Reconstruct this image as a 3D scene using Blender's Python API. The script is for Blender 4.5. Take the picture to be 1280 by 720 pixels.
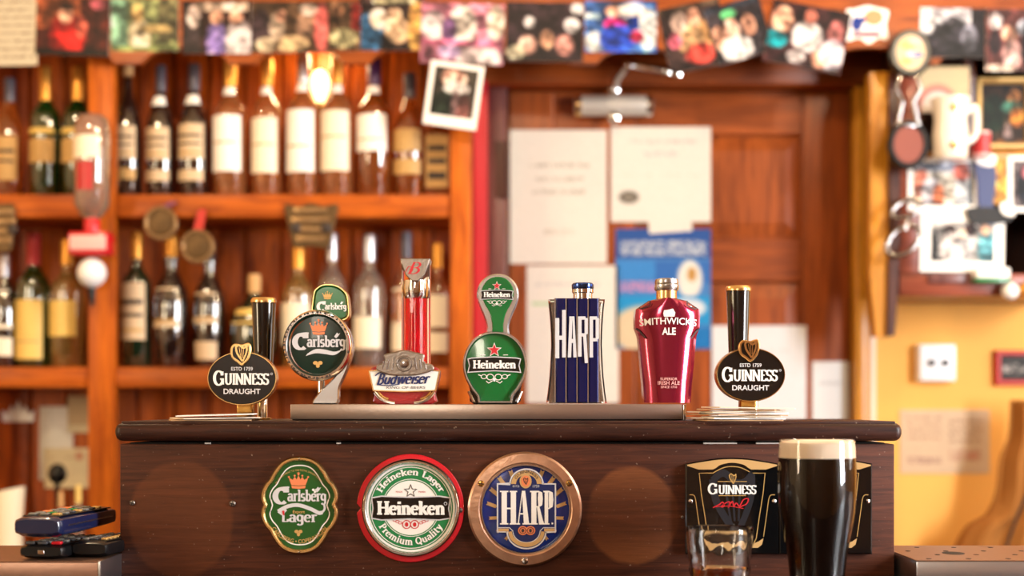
import bpy, bmesh, math, random
from mathutils import Vector, Matrix
import numpy as np

for o in list(bpy.data.objects):
    bpy.data.objects.remove(o, do_unlink=True)
scene = bpy.context.scene
COL = scene.collection
PI = math.pi
random.seed(7)
rng = np.random.RandomState(11)

# ------------------------------------------------------------------ camera
E = 1.2556            # eye height (m)
CY = -1.78            # camera depth
F = 1280 * 50 / 36.0  # focal length in pixels
cam_d = bpy.data.cameras.new('camera')
cam_d.lens = 50; cam_d.sensor_width = 36; cam_d.sensor_fit = 'HORIZONTAL'
cam_d.shift_y = (505 - 360) / 1280.0
cam_d.dof.use_dof = True
cam_d.dof.focus_distance = 1.83
cam_d.dof.aperture_fstop = 2.3
cam_d.clip_start = 0.05
cam = bpy.data.objects.new('camera', cam_d)
cam.location = (0, CY, E); cam.rotation_euler = (PI / 2, 0, 0)
COL.objects.link(cam); scene.camera = cam

# ------------------------------------------------------------------ world, light, exposure
scene.view_settings.view_transform = 'Standard'
scene.view_settings.look = 'None'
scene.view_settings.gamma = 1.0
scene.view_settings.use_curve_mapping = False
scene.view_settings.exposure = 0.05
world = bpy.data.worlds.new('world'); scene.world = world; world.use_nodes = True
bg = world.node_tree.nodes['Background']
bg.inputs['Color'].default_value = (0.85, 0.92, 1.0, 1); bg.inputs['Strength'].default_value = 1.0

def area(name, loc, target, w, h, power, color):
    l = bpy.data.lights.new(name, 'AREA'); l.shape = 'RECTANGLE'; l.size = w; l.size_y = h
    l.energy = power; l.color = color
    o = bpy.data.objects.new(name, l); o.location = loc
    o.rotation_euler = (Vector(target) - Vector(loc)).to_track_quat('-Z', 'Y').to_euler()
    COL.objects.link(o); return o
# daylight of the right-hand windows; left and front ones are added fills
area('window_and_fill_light', (2.44, -1.0, 1.70), (-0.1, 0.75, 1.35), 0.62, 1.4, 135, (0.94, 0.97, 1.0))
area('window_and_fill_light', (-2.44, -1.2, 1.75), (0.1, 0.8, 1.35), 0.28, 1.2, 32, (1.0, 0.80, 0.52))  # added warm light, gives the bottles orange highlights on their left
area('window_and_fill_light', (2.44, 0.55, 1.75), (0.6, 1.4, 1.4), 0.9, 1.2, 15, (1.0, 0.92, 0.80))
area('window_and_fill_light', (-0.75, -3.14, 2.05), (0.0, 1.0, 1.35), 0.4, 0.7, 17, (1.0, 0.88, 0.70))  # added frontal fill, unseen in the wall behind the camera

# ------------------------------------------------------------------ helpers: colour and material
def lin(c):
    return tuple(((v / 255.0) / 12.92 if v <= 10 else ((v / 255.0 + 0.055) / 1.055) ** 2.4) for v in c)
MATS = {}
def M(name, rgb, rough=0.5, metal=0.0, trans=0.0, ior=1.45, coat=0.0, emit=None, es=0.0, bump=0.0, bscale=60.0, spec=0.5, var=0.0, vscale=30.0):
    m = bpy.data.materials.new(name); m.use_nodes = True
    nt = m.node_tree; b = nt.nodes['Principled BSDF']
    c = lin(rgb) + (1,)
    b.inputs['Base Color'].default_value = c
    b.inputs['Roughness'].default_value = rough
    b.inputs['Metallic'].default_value = metal
    b.inputs['Transmission Weight'].default_value = trans
    b.inputs['IOR'].default_value = ior
    b.inputs['Coat Weight'].default_value = coat
    b.inputs['Coat Roughness'].default_value = 0.05
    b.inputs['Specular IOR Level'].default_value = spec
    if emit:
        b.inputs['Emission Color'].default_value = lin(emit) + (1,)
        b.inputs['Emission Strength'].default_value = es
    if bump or var:
        tc = nt.nodes.new('ShaderNodeTexCoord')
        n = nt.nodes.new('ShaderNodeTexNoise'); n.inputs['Scale'].default_value = bscale; n.inputs['Detail'].default_value = 4
        nt.links.new(tc.outputs['Object'], n.inputs['Vector'])
        if bump:
            bp = nt.nodes.new('ShaderNodeBump'); bp.inputs['Strength'].default_value = bump; bp.inputs['Distance'].default_value = 0.002
            nt.links.new(n.outputs['Fac'], bp.inputs['Height']); nt.links.new(bp.outputs['Normal'], b.inputs['Normal'])
        if var:
            n2 = nt.nodes.new('ShaderNodeTexNoise'); n2.inputs['Scale'].default_value = vscale; n2.inputs['Detail'].default_value = 3
            nt.links.new(tc.outputs['Object'], n2.inputs['Vector'])
            mx = nt.nodes.new('ShaderNodeMix'); mx.data_type = 'RGBA'
            mx.inputs['A'].default_value = c
            mx.inputs['B'].default_value = tuple(v * (1 - var) for v in c[:3]) + (1,)
            nt.links.new(n2.outputs['Fac'], mx.inputs['Factor'])
            nt.links.new(mx.outputs['Result'], b.inputs['Base Color'])
    MATS[name] = m
    return m

def wood(name, c1, c2, grain='X', rough=0.4, scale=9.0, stretch=14.0, coat=0.25, bump=0.25, marks=None, specks=0.0):
    """wood grain running along the given axis, object coordinates"""
    m = bpy.data.materials.new(name); m.use_nodes = True
    nt = m.node_tree; L = nt.links; b = nt.nodes['Principled BSDF']
    tc = nt.nodes.new('ShaderNodeTexCoord'); mp = nt.nodes.new('ShaderNodeMapping')
    s = [stretch, stretch, stretch]; s['XYZ'.index(grain)] = 1.0
    mp.inputs['Scale'].default_value = s
    L.new(tc.outputs['Object'], mp.inputs['Vector'])
    n = nt.nodes.new('ShaderNodeTexNoise'); n.inputs['Scale'].default_value = scale; n.inputs['Detail'].default_value = 6; n.inputs['Roughness'].default_value = 0.65
    n.inputs['Distortion'].default_value = 0.6
    L.new(mp.outputs['Vector'], n.inputs['Vector'])
    r = nt.nodes.new('ShaderNodeValToRGB')
    r.color_ramp.elements[0].position = 0.33; r.color_ramp.elements[0].color = lin(c1) + (1,)
    r.color_ramp.elements[1].position = 0.68; r.color_ramp.elements[1].color = lin(c2) + (1,)
    L.new(n.outputs['Fac'], r.inputs['Fac'])
    out = r.outputs['Color']
    n3 = nt.nodes.new('ShaderNodeTexNoise'); n3.inputs['Scale'].default_value = 3.5; n3.inputs['Detail'].default_value = 3
    L.new(tc.outputs['Object'], n3.inputs['Vector'])
    mr = nt.nodes.new('ShaderNodeMapRange'); mr.inputs['From Min'].default_value = .3; mr.inputs['From Max'].default_value = .7
    mr.inputs['To Min'].default_value = 0.72; mr.inputs['To Max'].default_value = 1.15
    L.new(n3.outputs['Fac'], mr.inputs['Value'])
    mu = nt.nodes.new('ShaderNodeMix'); mu.data_type = 'RGBA'; mu.blend_type = 'MULTIPLY'; mu.inputs['Factor'].default_value = 1
    L.new(out, mu.inputs['A']); L.new(mr.outputs['Result'], mu.inputs['B']); out = mu.outputs['Result']
    if marks:   # pale rounds where old badges were once screwed on: (cx, cz, rx, rz, strength)
        sep = nt.nodes.new('ShaderNodeSeparateXYZ'); L.new(tc.outputs['Object'], sep.inputs['Vector'])
        for (cx, cz, rx, rz, st, colr, banded) in marks:
            def mth(op, a, bb=None):
                q = nt.nodes.new('ShaderNodeMath'); q.operation = op
                for i, v in enumerate((a, bb)):
                    if v is None: continue
                    if isinstance(v, (int, float)): q.inputs[i].default_value = v
                    else: L.new(v, q.inputs[i])
                return q.outputs[0]
            dx = mth('DIVIDE', mth('SUBTRACT', sep.outputs['X'], cx), rx)
            dz = mth('DIVIDE', mth('SUBTRACT', sep.outputs['Z'], cz), rz)
            rr = mth('SQRT', mth('ADD', mth('MULTIPLY', dx, dx), mth('MULTIPLY', dz, dz)))
            nw = nt.nodes.new('ShaderNodeTexNoise'); nw.inputs['Scale'].default_value = 30; nw.inputs['Detail'].default_value = 3
            L.new(tc.outputs['Object'], nw.inputs['Vector'])
            rr = mth('ADD', rr, mth('MULTIPLY', mth('SUBTRACT', nw.outputs['Fac'], .5), .14))
            nn = nt.nodes.new('ShaderNodeTexNoise'); nn.inputs['Scale'].default_value = 45
            L.new(mp.outputs['Vector'], nn.inputs['Vector'])
            q = nt.nodes.new('ShaderNodeMapRange'); q.inputs['From Min'].default_value = 1.03; q.inputs['From Max'].default_value = 0.95
            L.new(rr, q.inputs['Value'])
            f = mth('MULTIPLY', q.outputs['Result'], st)
            if banded:
                bb = nt.nodes.new('ShaderNodeMapRange'); bb.inputs['From Min'].default_value = 0.25; bb.inputs['From Max'].default_value = 0.85
                bb.inputs['To Min'].default_value = 0.25
                L.new(mth('ABSOLUTE', dz), bb.inputs['Value']); f = mth('MULTIPLY', f, bb.outputs['Result'])
            f = mth('MULTIPLY', f, mth('ADD', mth('MULTIPLY', nn.outputs['Fac'], 0.9), 0.5))
            mk = nt.nodes.new('ShaderNodeMix'); mk.data_type = 'RGBA'
            L.new(f, mk.inputs['Factor']); L.new(out, mk.inputs['A']); mk.inputs['B'].default_value = lin(colr) + (1,)
            out = mk.outputs['Result']
    if specks:
        v = nt.nodes.new('ShaderNodeTexNoise'); v.inputs['Scale'].default_value = 260; v.inputs['Detail'].default_value = 1
        L.new(tc.outputs['Object'], v.inputs['Vector'])
        q = nt.nodes.new('ShaderNodeMapRange'); q.inputs['From Min'].default_value = 0.72; q.inputs['From Max'].default_value = 0.78
        q.inputs['To Max'].default_value = specks
        L.new(v.outputs['Fac'], q.inputs['Value'])
        mk = nt.nodes.new('ShaderNodeMix'); mk.data_type = 'RGBA'
        L.new(q.outputs['Result'], mk.inputs['Factor']); L.new(out, mk.inputs['A']); mk.inputs['B'].default_value = lin((190, 170, 150)) + (1,)
        out = mk.outputs['Result']
    L.new(out, b.inputs['Base Color'])
    b.inputs['Roughness'].default_value = rough; b.inputs['Coat Weight'].default_value = coat; b.inputs['Coat Roughness'].default_value = 0.25
    b.inputs['Specular IOR Level'].default_value = 0.2
    if bump:
        bp = nt.nodes.new('ShaderNodeBump'); bp.inputs['Strength'].default_value = bump; bp.inputs['Distance'].default_value = 0.0015
        L.new(n.outputs['Fac'], bp.inputs['Height']); L.new(bp.outputs['Normal'], b.inputs['Normal'])
    MATS[name] = m
    return m

# ------------------------------------------------------------------ helpers: geometry (verts, faces)
def J(*gs):
    V, Fc = [], []
    for g in gs:
        o = len(V); V += list(g[0]); Fc += [tuple(i + o for i in f) for f in g[1]]
    return V, Fc
def xf(g, fn): return [fn(v) for v in g[0]], g[1]
def move(g, d): return [(v[0] + d[0], v[1] + d[1], v[2] + d[2]) for v in g[0]], g[1]
def rot(g, ax, ang, c=(0, 0, 0)):
    m = Matrix.Rotation(ang, 3, ax); c = Vector(c)
    return [tuple(m @ (Vector(v) - c) + c) for v in g[0]], g[1]
def box(x0, x1, y0, y1, z0, z1):
    v = [(x, y, z) for x in (x0, x1) for y in (y0, y1) for z in (z0, z1)]
    return v, [(0, 1, 3, 2), (4, 6, 7, 5), (0, 4, 5, 1), (2, 3, 7, 6), (0, 2, 6, 4), (1, 5, 7, 3)]
def bbox(x0, x1, y0, y1, z0, z1, r=0.003, seg=2):
    bm = bmesh.new()
    vs, fs = box(x0, x1, y0, y1, z0, z1)
    bv = [bm.verts.new(v) for v in vs]
    for f in fs: bm.faces.new([bv[i] for i in f])
    bmesh.ops.bevel(bm, geom=list(bm.edges), offset=r, segments=seg, profile=0.5, affect='EDGES')
    bm.verts.index_update()
    g = ([tuple(v.co) for v in bm.verts], [tuple(v.index for v in f.verts) for f in bm.faces])
    bm.free(); return g
def loft(rings, cap0=True, cap1=True, closed=False):
    n = len(rings[0]); V = [p for r in rings for p in r]; Fc = []
    for k in range(len(rings) - 1 + (1 if closed else 0)):
        a = k * n; b = ((k + 1) % len(rings)) * n
        for i in range(n):
            j = (i + 1) % n
            Fc.append((a + i, a + j, b + j, b + i))
    if cap0 and not closed: Fc.append(tuple(range(n - 1, -1, -1)))
    if cap1 and not closed: Fc.append(tuple(range((len(rings) - 1) * n, len(rings) * n)))
    return V, Fc
def lathe(prof, n=28, cx=0, cy=0, cap=True, sy=1.0):
    rings = [[(cx + r * math.cos(2 * PI * i / n), cy + sy * r * math.sin(2 * PI * i / n), z) for i in range(n)] for r, z in prof]
    return loft(rings, cap, cap)
def tube(path, rad, n=10, closed=False):
    path = [Vector(p) for p in path]; m = len(path)
    rads = rad if isinstance(rad, (list, tuple)) else [rad] * m
    rings = []; up = Vector((0.13, 0.21, 0.97))
    for i, p in enumerate(path):
        a = path[(i - 1) % m] if (closed or i > 0) else p
        b = path[(i + 1) % m] if (closed or i < m - 1) else p
        t = (b - a).normalized()
        s = t.cross(up)
        if s.length < 1e-3: s = t.cross(Vector((1, 0, 0)))
        s.normalize(); q = s.cross(t)
        rings.append([tuple(p + rads[i] * (math.cos(2 * PI * k / n) * s + math.sin(2 * PI * k / n) * q)) for k in range(n)])
    return loft(rings, True, True, closed)
# 2-D outlines (u right, v up), front faces -Y
def ell(cx, cy, rx, ry=None, n=48, a0=0, a1=360):
    ry = rx if ry is None else ry
    full = abs(a1 - a0) >= 360
    m = n if full else n + 1
    return [(cx + rx * math.cos(math.radians(a0 + (a1 - a0) * i / n)), cy + ry * math.sin(math.radians(a0 + (a1 - a0) * i / n))) for i in range(m)]
def inset(poly, d):
    n = len(poly); out = []
    area2 = sum(poly[i][0] * poly[(i + 1) % n][1] - poly[(i + 1) % n][0] * poly[i][1] for i in range(n))
    sg = 1 if area2 > 0 else -1
    for i in range(n):
        a = Vector(poly[i - 1]); p = Vector(poly[i]); b = Vector(poly[(i + 1) % n])
        t1 = (p - a).normalized(); t2 = (b - p).normalized()
        n1 = Vector((-t1.y, t1.x)) * sg; n2 = Vector((-t2.y, t2.x)) * sg
        nn = n1 + n2
        if nn.length < 1e-6: nn = n1
        nn.normalize(); k = max(0.5, nn.dot(n1))
        q = p + nn * (d / k); out.append((q.x, q.y))
    return out
def smooth_poly(pts, n=8, closed=True):
    m = len(pts); out = []
    rngk = range(m) if closed else range(m - 1)
    for i in rngk:
        p0 = pts[(i - 1) % m] if closed or i > 0 else pts[i]
        p1 = pts[i]; p2 = pts[(i + 1) % m]
        p3 = pts[(i + 2) % m] if closed or i < m - 2 else p2
        for k in range(n):
            t = k / n
            out.append(tuple(0.5 * ((2 * p1[j]) + (-p0[j] + p2[j]) * t + (2 * p0[j] - 5 * p1[j] + 4 * p2[j] - p3[j]) * t * t + (-p0[j] + 3 * p1[j] - 3 * p2[j] + p3[j]) * t ** 3) for j in range(len(p1))))
    if not closed: out.append(pts[-1])
    return out
def rings2d(specs, s, capf=True, capb=True):
    """specs: list of (poly, y) back to front"""
    return loft([[(u * s, y, v * s) for u, v in p] for p, y in specs], capb, capf)
def plate(poly, yf, yb, s=1.0, bev=0.0):
    if bev: return rings2d([(poly, yb), (poly, yf + bev * s), (inset(poly, bev), yf)], s)
    return rings2d([(poly, yb), (poly, yf)], s)
def rim(poly, w, yf, yb, s=1.0, seg=5):
    """rounded rim of width w along an outline"""
    sp = [(poly, yb)]
    for k in range(seg + 1):
        a = PI * k / seg
        d = w * (1 - math.cos(a)) / 2
        sp.append((inset(poly, d), yb + (yf - yb) * (0.35 + 0.65 * math.sin(a))))
    sp.append((inset(poly, w), yb))
    return loft([[(u * s, y, v * s) for u, v in p] for p, y in sp], closed=True)
def dome(poly, ye, yc, s=1.0, n=6):
    cx = sum(p[0] for p in poly) / len(poly); cy = sum(p[1] for p in poly) / len(poly)
    sp = []
    for k in range(n):
        t = k / n
        sp.append(([(cx + (p[0] - cx) * (1 - t), cy + (p[1] - cy) * (1 - t)) for p in poly], ye + (yc - ye) * (1 - (1 - t) ** 2)))
    return rings2d(sp, s, True, True)
# ---- flat print: 2-D (verts, faces)
def poly2(*polys):
    V, Fc = [], []
    for p in polys:
        o = len(V); V += list(p); Fc.append(tuple(range(o, o + len(p))))
    return V, Fc
def ring2(po, pi):
    n = len(po)
    return list(po) + list(pi), [(i, (i + 1) % n, n + (i + 1) % n, n + i) for i in range(n)]
def line2(poly, w, closed=True):
    if closed: return ring2(inset(poly, -w / 2), inset(poly, w / 2))
    return ribbon(poly, w, w)
def ribbon(pts, thick, thin):
    L, R = [], []
    m = len(pts)
    for i in range(m):
        a = pts[max(0, i - 1)]; b = pts[min(m - 1, i + 1)]
        dx, dy = b[0] - a[0], b[1] - a[1]; l = math.hypot(dx, dy) or 1
        dx, dy = dx / l, dy / l
        w = thin + (thick - thin) * abs(dy)
        L.append((pts[i][0] - dy * w / 2, pts[i][1] + dx * w / 2)); R.append((pts[i][0] + dy * w / 2, pts[i][1] - dx * w / 2))
    V = L + R
    return V, [(i, i + 1, m + i + 1, m + i) for i in range(m - 1)]
def J2(*gs): return J(*gs)
def pieces(g):
    par = list(range(len(g[0])))
    def fd_(a):
        while par[a] != a: par[a] = par[par[a]]; a = par[a]
        return a
    for f in g[1]:
        for k in f[1:]: par[fd_(k)] = fd_(f[0])
    ids = {}; out = []
    for k in range(len(par)): out.append(ids.setdefault(fd_(k), len(ids)))
    return out
EPS = 9e-6
def to3(g, y, s=1.0):
    pc = pieces(g)
    if callable(y): return [(p[0] * s, y(p[0], p[1]) - EPS * pc[i], p[1] * s) for i, p in enumerate(g[0])], g[1]
    return [(p[0] * s, y - EPS * pc[i], p[1] * s) for i, p in enumerate(g[0])], g[1]
def to3_flat(g, y, s=1.0):
    if callable(y): return [(u * s, y(u, v), v * s) for u, v in g[0]], g[1]
    return [(u * s, y, v * s) for u, v in g[0]], g[1]
def raised(g, yf, yb, s=1.0):
    """flat print with side walls on the outline of every face"""
    pc = pieces(g)
    V = [(p[0] * s, yf - EPS * pc[i], p[1] * s) for i, p in enumerate(g[0])] + [(p[0] * s, yb - EPS * pc[i], p[1] * s) for i, p in enumerate(g[0])]
    n = len(g[0]); cnt = {}
    for f in g[1]:
        for i in range(len(f)):
            cnt.setdefault(frozenset((f[i], f[(i + 1) % len(f)])), []).append((f[i], f[(i + 1) % len(f)]))
    Fc = list(g[1])
    for k, e in cnt.items():
        if len(e) == 1:
            a, b = e[0]; Fc.append((a, b, b + n, a + n))
    return V, Fc
def ext2(g):
    xs = [p[0] for p in g[0]]; ys = [p[1] for p in g[0]]
    return min(xs), max(xs), min(ys), max(ys)
def fit(g, cx, cy, w, h=None, ang=0, shear=0):
    x0, x1, y0, y1 = ext2(g); sx = w / (x1 - x0); sy = sx if h is None else h / (y1 - y0)
    mx, my = (x0 + x1) / 2, (y0 + y1) / 2
    ca, sa = math.cos(math.radians(ang)), math.sin(math.radians(ang))
    out = []
    for p in g[0]:
        a = (p[0] - mx) * sx; b = (p[1] - my) * sy; a += shear * b
        out.append((cx + a * ca - b * sa, cy + a * sa + b * ca))
    return out, g[1]
def arc_text(g, cx, cy, r, h, mid, span, bottom=False):
    """bend text: r is the baseline radius, mid/span in degrees"""
    x0, x1, y0, y1 = ext2(g); out = []
    for p in g[0]:
        t = (p[0] - x0) / (x1 - x0); q = (p[1] - y0) / (y1 - y0) * h
        if bottom: a = math.radians(mid - span / 2 + span * t); rr = r - q
        else: a = math.radians(mid + span / 2 - span * t); rr = r + q
        out.append((cx + rr * math.cos(a), cy + rr * math.sin(a)))
    return out, g[1]
# plain lettering from the built-in typeface
def sans(txt, bold=0.0):
    c = bpy.data.curves.new('tmp', 'FONT'); c.body = txt; c.size = 1; c.offset = bold; c.fill_mode = 'FRONT'; c.resolution_u = 4
    o = bpy.data.objects.new('tmp', c); COL.objects.link(o)
    dg = bpy.context.evaluated_depsgraph_get()
    me = bpy.data.meshes.new_from_object(o.evaluated_get(dg))
    g = ([(v.co.x, v.co.y) for v in me.vertices], [tuple(p.vertices) for p in me.polygons])
    bpy.data.objects.remove(o); bpy.data.curves.remove(c); bpy.data.meshes.remove(me)
    return g
# drawn serif lettering
def A(cx, cy, rx, ry, a0, a1, n=14): return ell(cx, cy, rx, ry, n, a0, a1) if abs(a1 - a0) < 360 else ell(cx, cy, rx, ry, n + 6, a0, a1) + [ell(cx, cy, rx, ry, n + 6, a0, a1)[0]]
X = 0.66
GL = {
 'G': (.80, [A(.42, .5, .32, .46, 48, 320), [(.70, .46), (.70, .08)], [(.66, .94), (.66, .68)], [(.52, .44), (.80, .44)]], []),
 'U': (.82, [[(.17, 1), (.17, .3)] + A(.40, .3, .23, .27, 180, 360) + [(.63, .3), (.63, 1)]], [(.17, .97, .26), (.63, .97, .24)]),
 'I': (.36, [[(.18, 0), (.18, 1)]], [(.18, .03, .28), (.18, .97, .28)]),
 'N': (.86, [[(.16, 0), (.16, 1)], [(.16, .98), (.68, .02)], [(.70, 0), (.70, 1)]], [(.16, .03, .26), (.14, .97, .24), (.70, .97, .26)]),
 'E': (.64, [[(.18, 0), (.18, 1)], [(.18, .97), (.56, .97)], [(.18, .52), (.46, .52)], [(.18, .03), (.58, .03)], [(.56, .97), (.56, .82)], [(.58, .03), (.58, .2)]], []),
 'S': (.62, [A(.31, .73, .21, .23, 35, 250) + A(.30, .26, .22, .24, 80, -150), [(.51, .98), (.51, .78)], [(.08, .02), (.08, .24)]], []),
 'H': (.92, [[(.2, 0), (.2, 1)], [(.72, 0), (.72, 1)], [(.2, .52), (.72, .52)]], [(.2, .04, .36), (.2, .96, .36), (.72, .04, .36), (.72, .96, .36)]),
 'L': (.66, [[(.2, 0), (.2, 1)], [(.2, .04), (.58, .04)], [(.58, .04), (.58, .26)]], [(.2, .96, .34)]),
 'P': (.72, [[(.2, 0), (.2, 1)], [(.2, .96)] + A(.36, .72, .24, .24, 90, -90) + [(.2, .48)]], [(.2, .04, .34), (.15, .96, .24)]),
 'Q': (.86, [A(.42, .5, .33, .46, 0, 360), [(.45, .25), (.72, -.15)]], []),
 'C': (.78, [A(.42, .5, .32, .46, 50, 310), [(.66, .98), (.66, .74)]], []),
 'B': (.72, [[(.2, 0), (.2, 1)], [(.2, .96)] + A(.36, .74, .2, .22, 90, -90) + [(.2, .52)], [(.2, .52)] + A(.38, .27, .24, .25, 90, -90) + [(.2, .03)]], []),
 'a': (.62, [A(.27, .2, .18, .18, 0, 360), [(.47, .48), (.47, 0)], A(.29, .47, .18, .17, 160, 0)], [(.52, .03, .18)]),
 'e': (.58, [A(.3, .33, .23, .31, 10, 315), [(.08, .37), (.52, .37)]], []),
 'i': (.36, [[(.18, 0), (.18, X)], [(.18, .8), (.18, .98)]], [(.18, .03, .30), (.12, X - .03, .20)]),
 'n': (.72, [[(.17, 0), (.17, X)], A(.35, .42, .18, .22, 180, 0) + [(.53, .42), (.53, 0)]], [(.17, .03, .30), (.53, .03, .28), (.12, X - .03, .2)]),
 'm': (1.04, [[(.17, 0), (.17, X)], A(.34, .42, .17, .22, 180, 0) + [(.51, .42), (.51, 0)], A(.68, .42, .17, .22, 180, 0) + [(.85, .42), (.85, 0)]], [(.17, .03, .28), (.51, .03, .26), (.85, .03, .28), (.12, X - .03, .2)]),
 'k': (.70, [[(.17, 0), (.17, 1)], [(.2, .28), (.52, .64)], [(.28, .42), (.58, .02)]], [(.17, .03, .30), (.12, .97, .2), (.54, X - .03, .24), (.58, .03, .26)]),
 'r': (.50, [[(.17, 0), (.17, X)], A(.33, .44, .16, .19, 180, 40)], [(.17, .03, .30), (.12, X - .03, .2)]),
 'l': (.36, [[(.18, 0), (.18, 1)]], [(.18, .03, .30), (.12, .97, .20)]),
 's': (.50, [A(.25, .48, .16, .16, 30, 250) + A(.24, .18, .17, .16, 80, -150)], []),
 'b': (.64, [[(.17, .02), (.17, 1)], A(.34, .32, .2, .3, 160, -160)], [(.12, .97, .2)]),
 'd': (.66, [[(.47, 0), (.47, 1)], A(.28, .32, .2, .3, 20, 340)], [(.42, .97, .2)]),
 'g': (.62, [A(.28, .36, .2, .27, 0, 360), [(.48, .62), (.48, -.08)] + A(.28, -.08, .2, .2, 0, -150)], []),
 'u': (.72, [[(.17, X), (.17, .24)] + A(.34, .24, .17, .21, 180, 360) + [(.51, .24)], [(.53, X), (.53, 0)]], [(.12, X - .03, .2), (.48, X - .03, .2), (.57, .03, .18)]),
 't': (.46, [[(.2, .9), (.2, .2)] + A(.33, .2, .13, .17, 180, 300), [(.04, X - .03), (.4, X - .03)]], []),
 'y': (.66, [[(.12, X), (.34, .04)], [(.56, X), (.3, -.12), (.14, -.26)]], [(.12, X - .03, .26), (.56, X - .03, .22)]),
 'w': (.94, [[(.10, X), (.28, .02)], [(.28, .02), (.46, X)], [(.46, X), (.64, .02)], [(.64, .02), (.82, X)]], []),
 ' ': (.36, [], []),
}
def serif(txt, thick=.19, thin=.08, track=0.0, ser=True):
    gs = []; x = 0
    for ch in txt:
        adv, strokes, sr = GL[ch]
        for st in strokes: gs.append(ribbon([(x + p[0], p[1]) for p in st], thick, thin))
        if ser:
            for (sx, sy, w) in sr: gs.append(poly2([(x + sx - w / 2, sy - thin / 2), (x + sx + w / 2, sy - thin / 2), (x + sx + w / 2, sy + thin / 2), (x + sx - w / 2, sy + thin / 2)]))
        x += adv + track
    return J2(*gs)
def R2(x0, x1, y0, y1): return [(x0, y0), (x1, y0), (x1, y1), (x0, y1)]
def star2(cx, cy, r, k=.42):
    return [(cx + (r if i % 2 == 0 else r * k) * math.sin(i * PI / 5), cy + (r if i % 2 == 0 else r * k) * math.cos(i * PI / 5)) for i in range(10)]
def harp2(cx, cy, h, w):
    """little harp: curved neck, pillar, sound board, strings"""
    f = lambda pts: [(cx + a * w, cy + b * h) for a, b in pts]
    t = 0.10 * h
    g = [ribbon(f(smooth_poly([(-.45, .38), (-.2, .5), (.1, .34), (.3, .36), (.48, .5)], 5, False)), t, t * 1.3),
         ribbon(f(smooth_poly([(.46, .48), (.42, .05), (.12, -.5)], 6, False)), t, t),
         ribbon(f(smooth_poly([(-.45, .40), (-.34, .0), (.10, -.5)], 6, False)), t * 1.2, t)]
    for k in range(3):
        x = -.18 + .18 * k
        g.append(ribbon(f([(x, .36 - .04 * k), (x * .5 + .06, -.28)]), t * .35, t * .35))
    return J2(*g)
def crown2(cx, cy, w, h):
    f = lambda pts: [(cx + a * w, cy + b * h) for a, b in pts]
    ps = [f([(-.34, -.5), (0, -.54), (.34, -.5), (.37, -.34), (0, -.38), (-.37, -.34)]),
          f([(-.37, -.30), (0, -.34), (.37, -.30), (.46, -.02), (.5, .16), (.30, .02), (.20, .22), (.10, .04), (0, .30), (-.10, .04), (-.20, .22), (-.30, .02), (-.5, .16), (-.46, -.02)])]
    for a, b in ((-.5, .2), (-.2, .28), (0, .36), (.2, .28), (.5, .2)): ps.append(ell(cx + a * w, cy + b * h, w * .055, h * .06, 8))
    ps += [f([(-.03, .36), (.03, .36), (.03, .5), (-.03, .5)]), f([(-.08, .42), (.08, .42), (.08, .46), (-.08, .46)])]
    return poly2(*ps)

# ------------------------------------------------------------------ helpers: objects
def mk(name, g, mat, parent=None, loc=(0, 0, 0), smooth=True, ang=38):
    me = bpy.data.meshes.new(name); me.from_pydata([tuple(v) for v in g[0]], [], [tuple(f) for f in g[1]])
    if smooth:
        me.polygons.foreach_set('use_smooth', [True] * len(me.polygons))
        me.set_sharp_from_angle(angle=math.radians(ang))
    me.materials.append(MATS[mat] if isinstance(mat, str) else mat)
    me.update()
    o = bpy.data.objects.new(name, me); o.location = loc; COL.objects.link(o)
    if parent: o.parent = parent
    return o
def fixn(o):
    bm = bmesh.new(); bm.from_mesh(o.data); bmesh.ops.recalc_face_normals(bm, faces=bm.faces); bm.to_mesh(o.data); bm.free(); return o
def tag(o, label, cat, group=None):
    o['label'] = label; o['category'] = cat
    if group: o['group'] = group
    return o
def thing(name, label, cat, loc=(0, 0, 0), group=None, rotz=0):
    o = bpy.data.objects.new(name, None); o.empty_display_size = 0.05; o.location = loc; o.rotation_euler = (0, 0, rotz)
    COL.objects.link(o); return tag(o, label, cat, group)
def struct(name, g, mat, smooth=False, loc=(0, 0, 0), parent=None):
    o = fixn(mk(name, g, mat, parent, loc, smooth)); o['kind'] = 'structure'; return o
def add(parent, name, g, mat, label=None, smooth=True, loc=(0, 0, 0), ang=38):
    o = fixn(mk(name, g, mat, parent, loc, smooth, ang))
    if label: o['label'] = label
    return o
def pr(parent, name, g2, mat, y, s=1.0, label=None):
    """flat print facing -Y"""
    o = mk(name, to3(g2, y, s), mat, parent, smooth=False)
    bm = bmesh.new(); bm.from_mesh(o.data)
    for f in bm.faces:
        f.normal_update()
        if f.normal.y > 0: f.normal_flip()
    bm.to_mesh(o.data); bm.free()
    if label: o['label'] = label
    return o
def W(px, py, Y):
    d = Y - CY
    return ((px - 640) * d / F, Y, E + (505 - py) * d / F)
def S(Y): return (Y - CY) / F
def WX(px, Y): return (px - 640) * S(Y)
def WZ(py, Y): return E + (505 - py) * S(Y)

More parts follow.
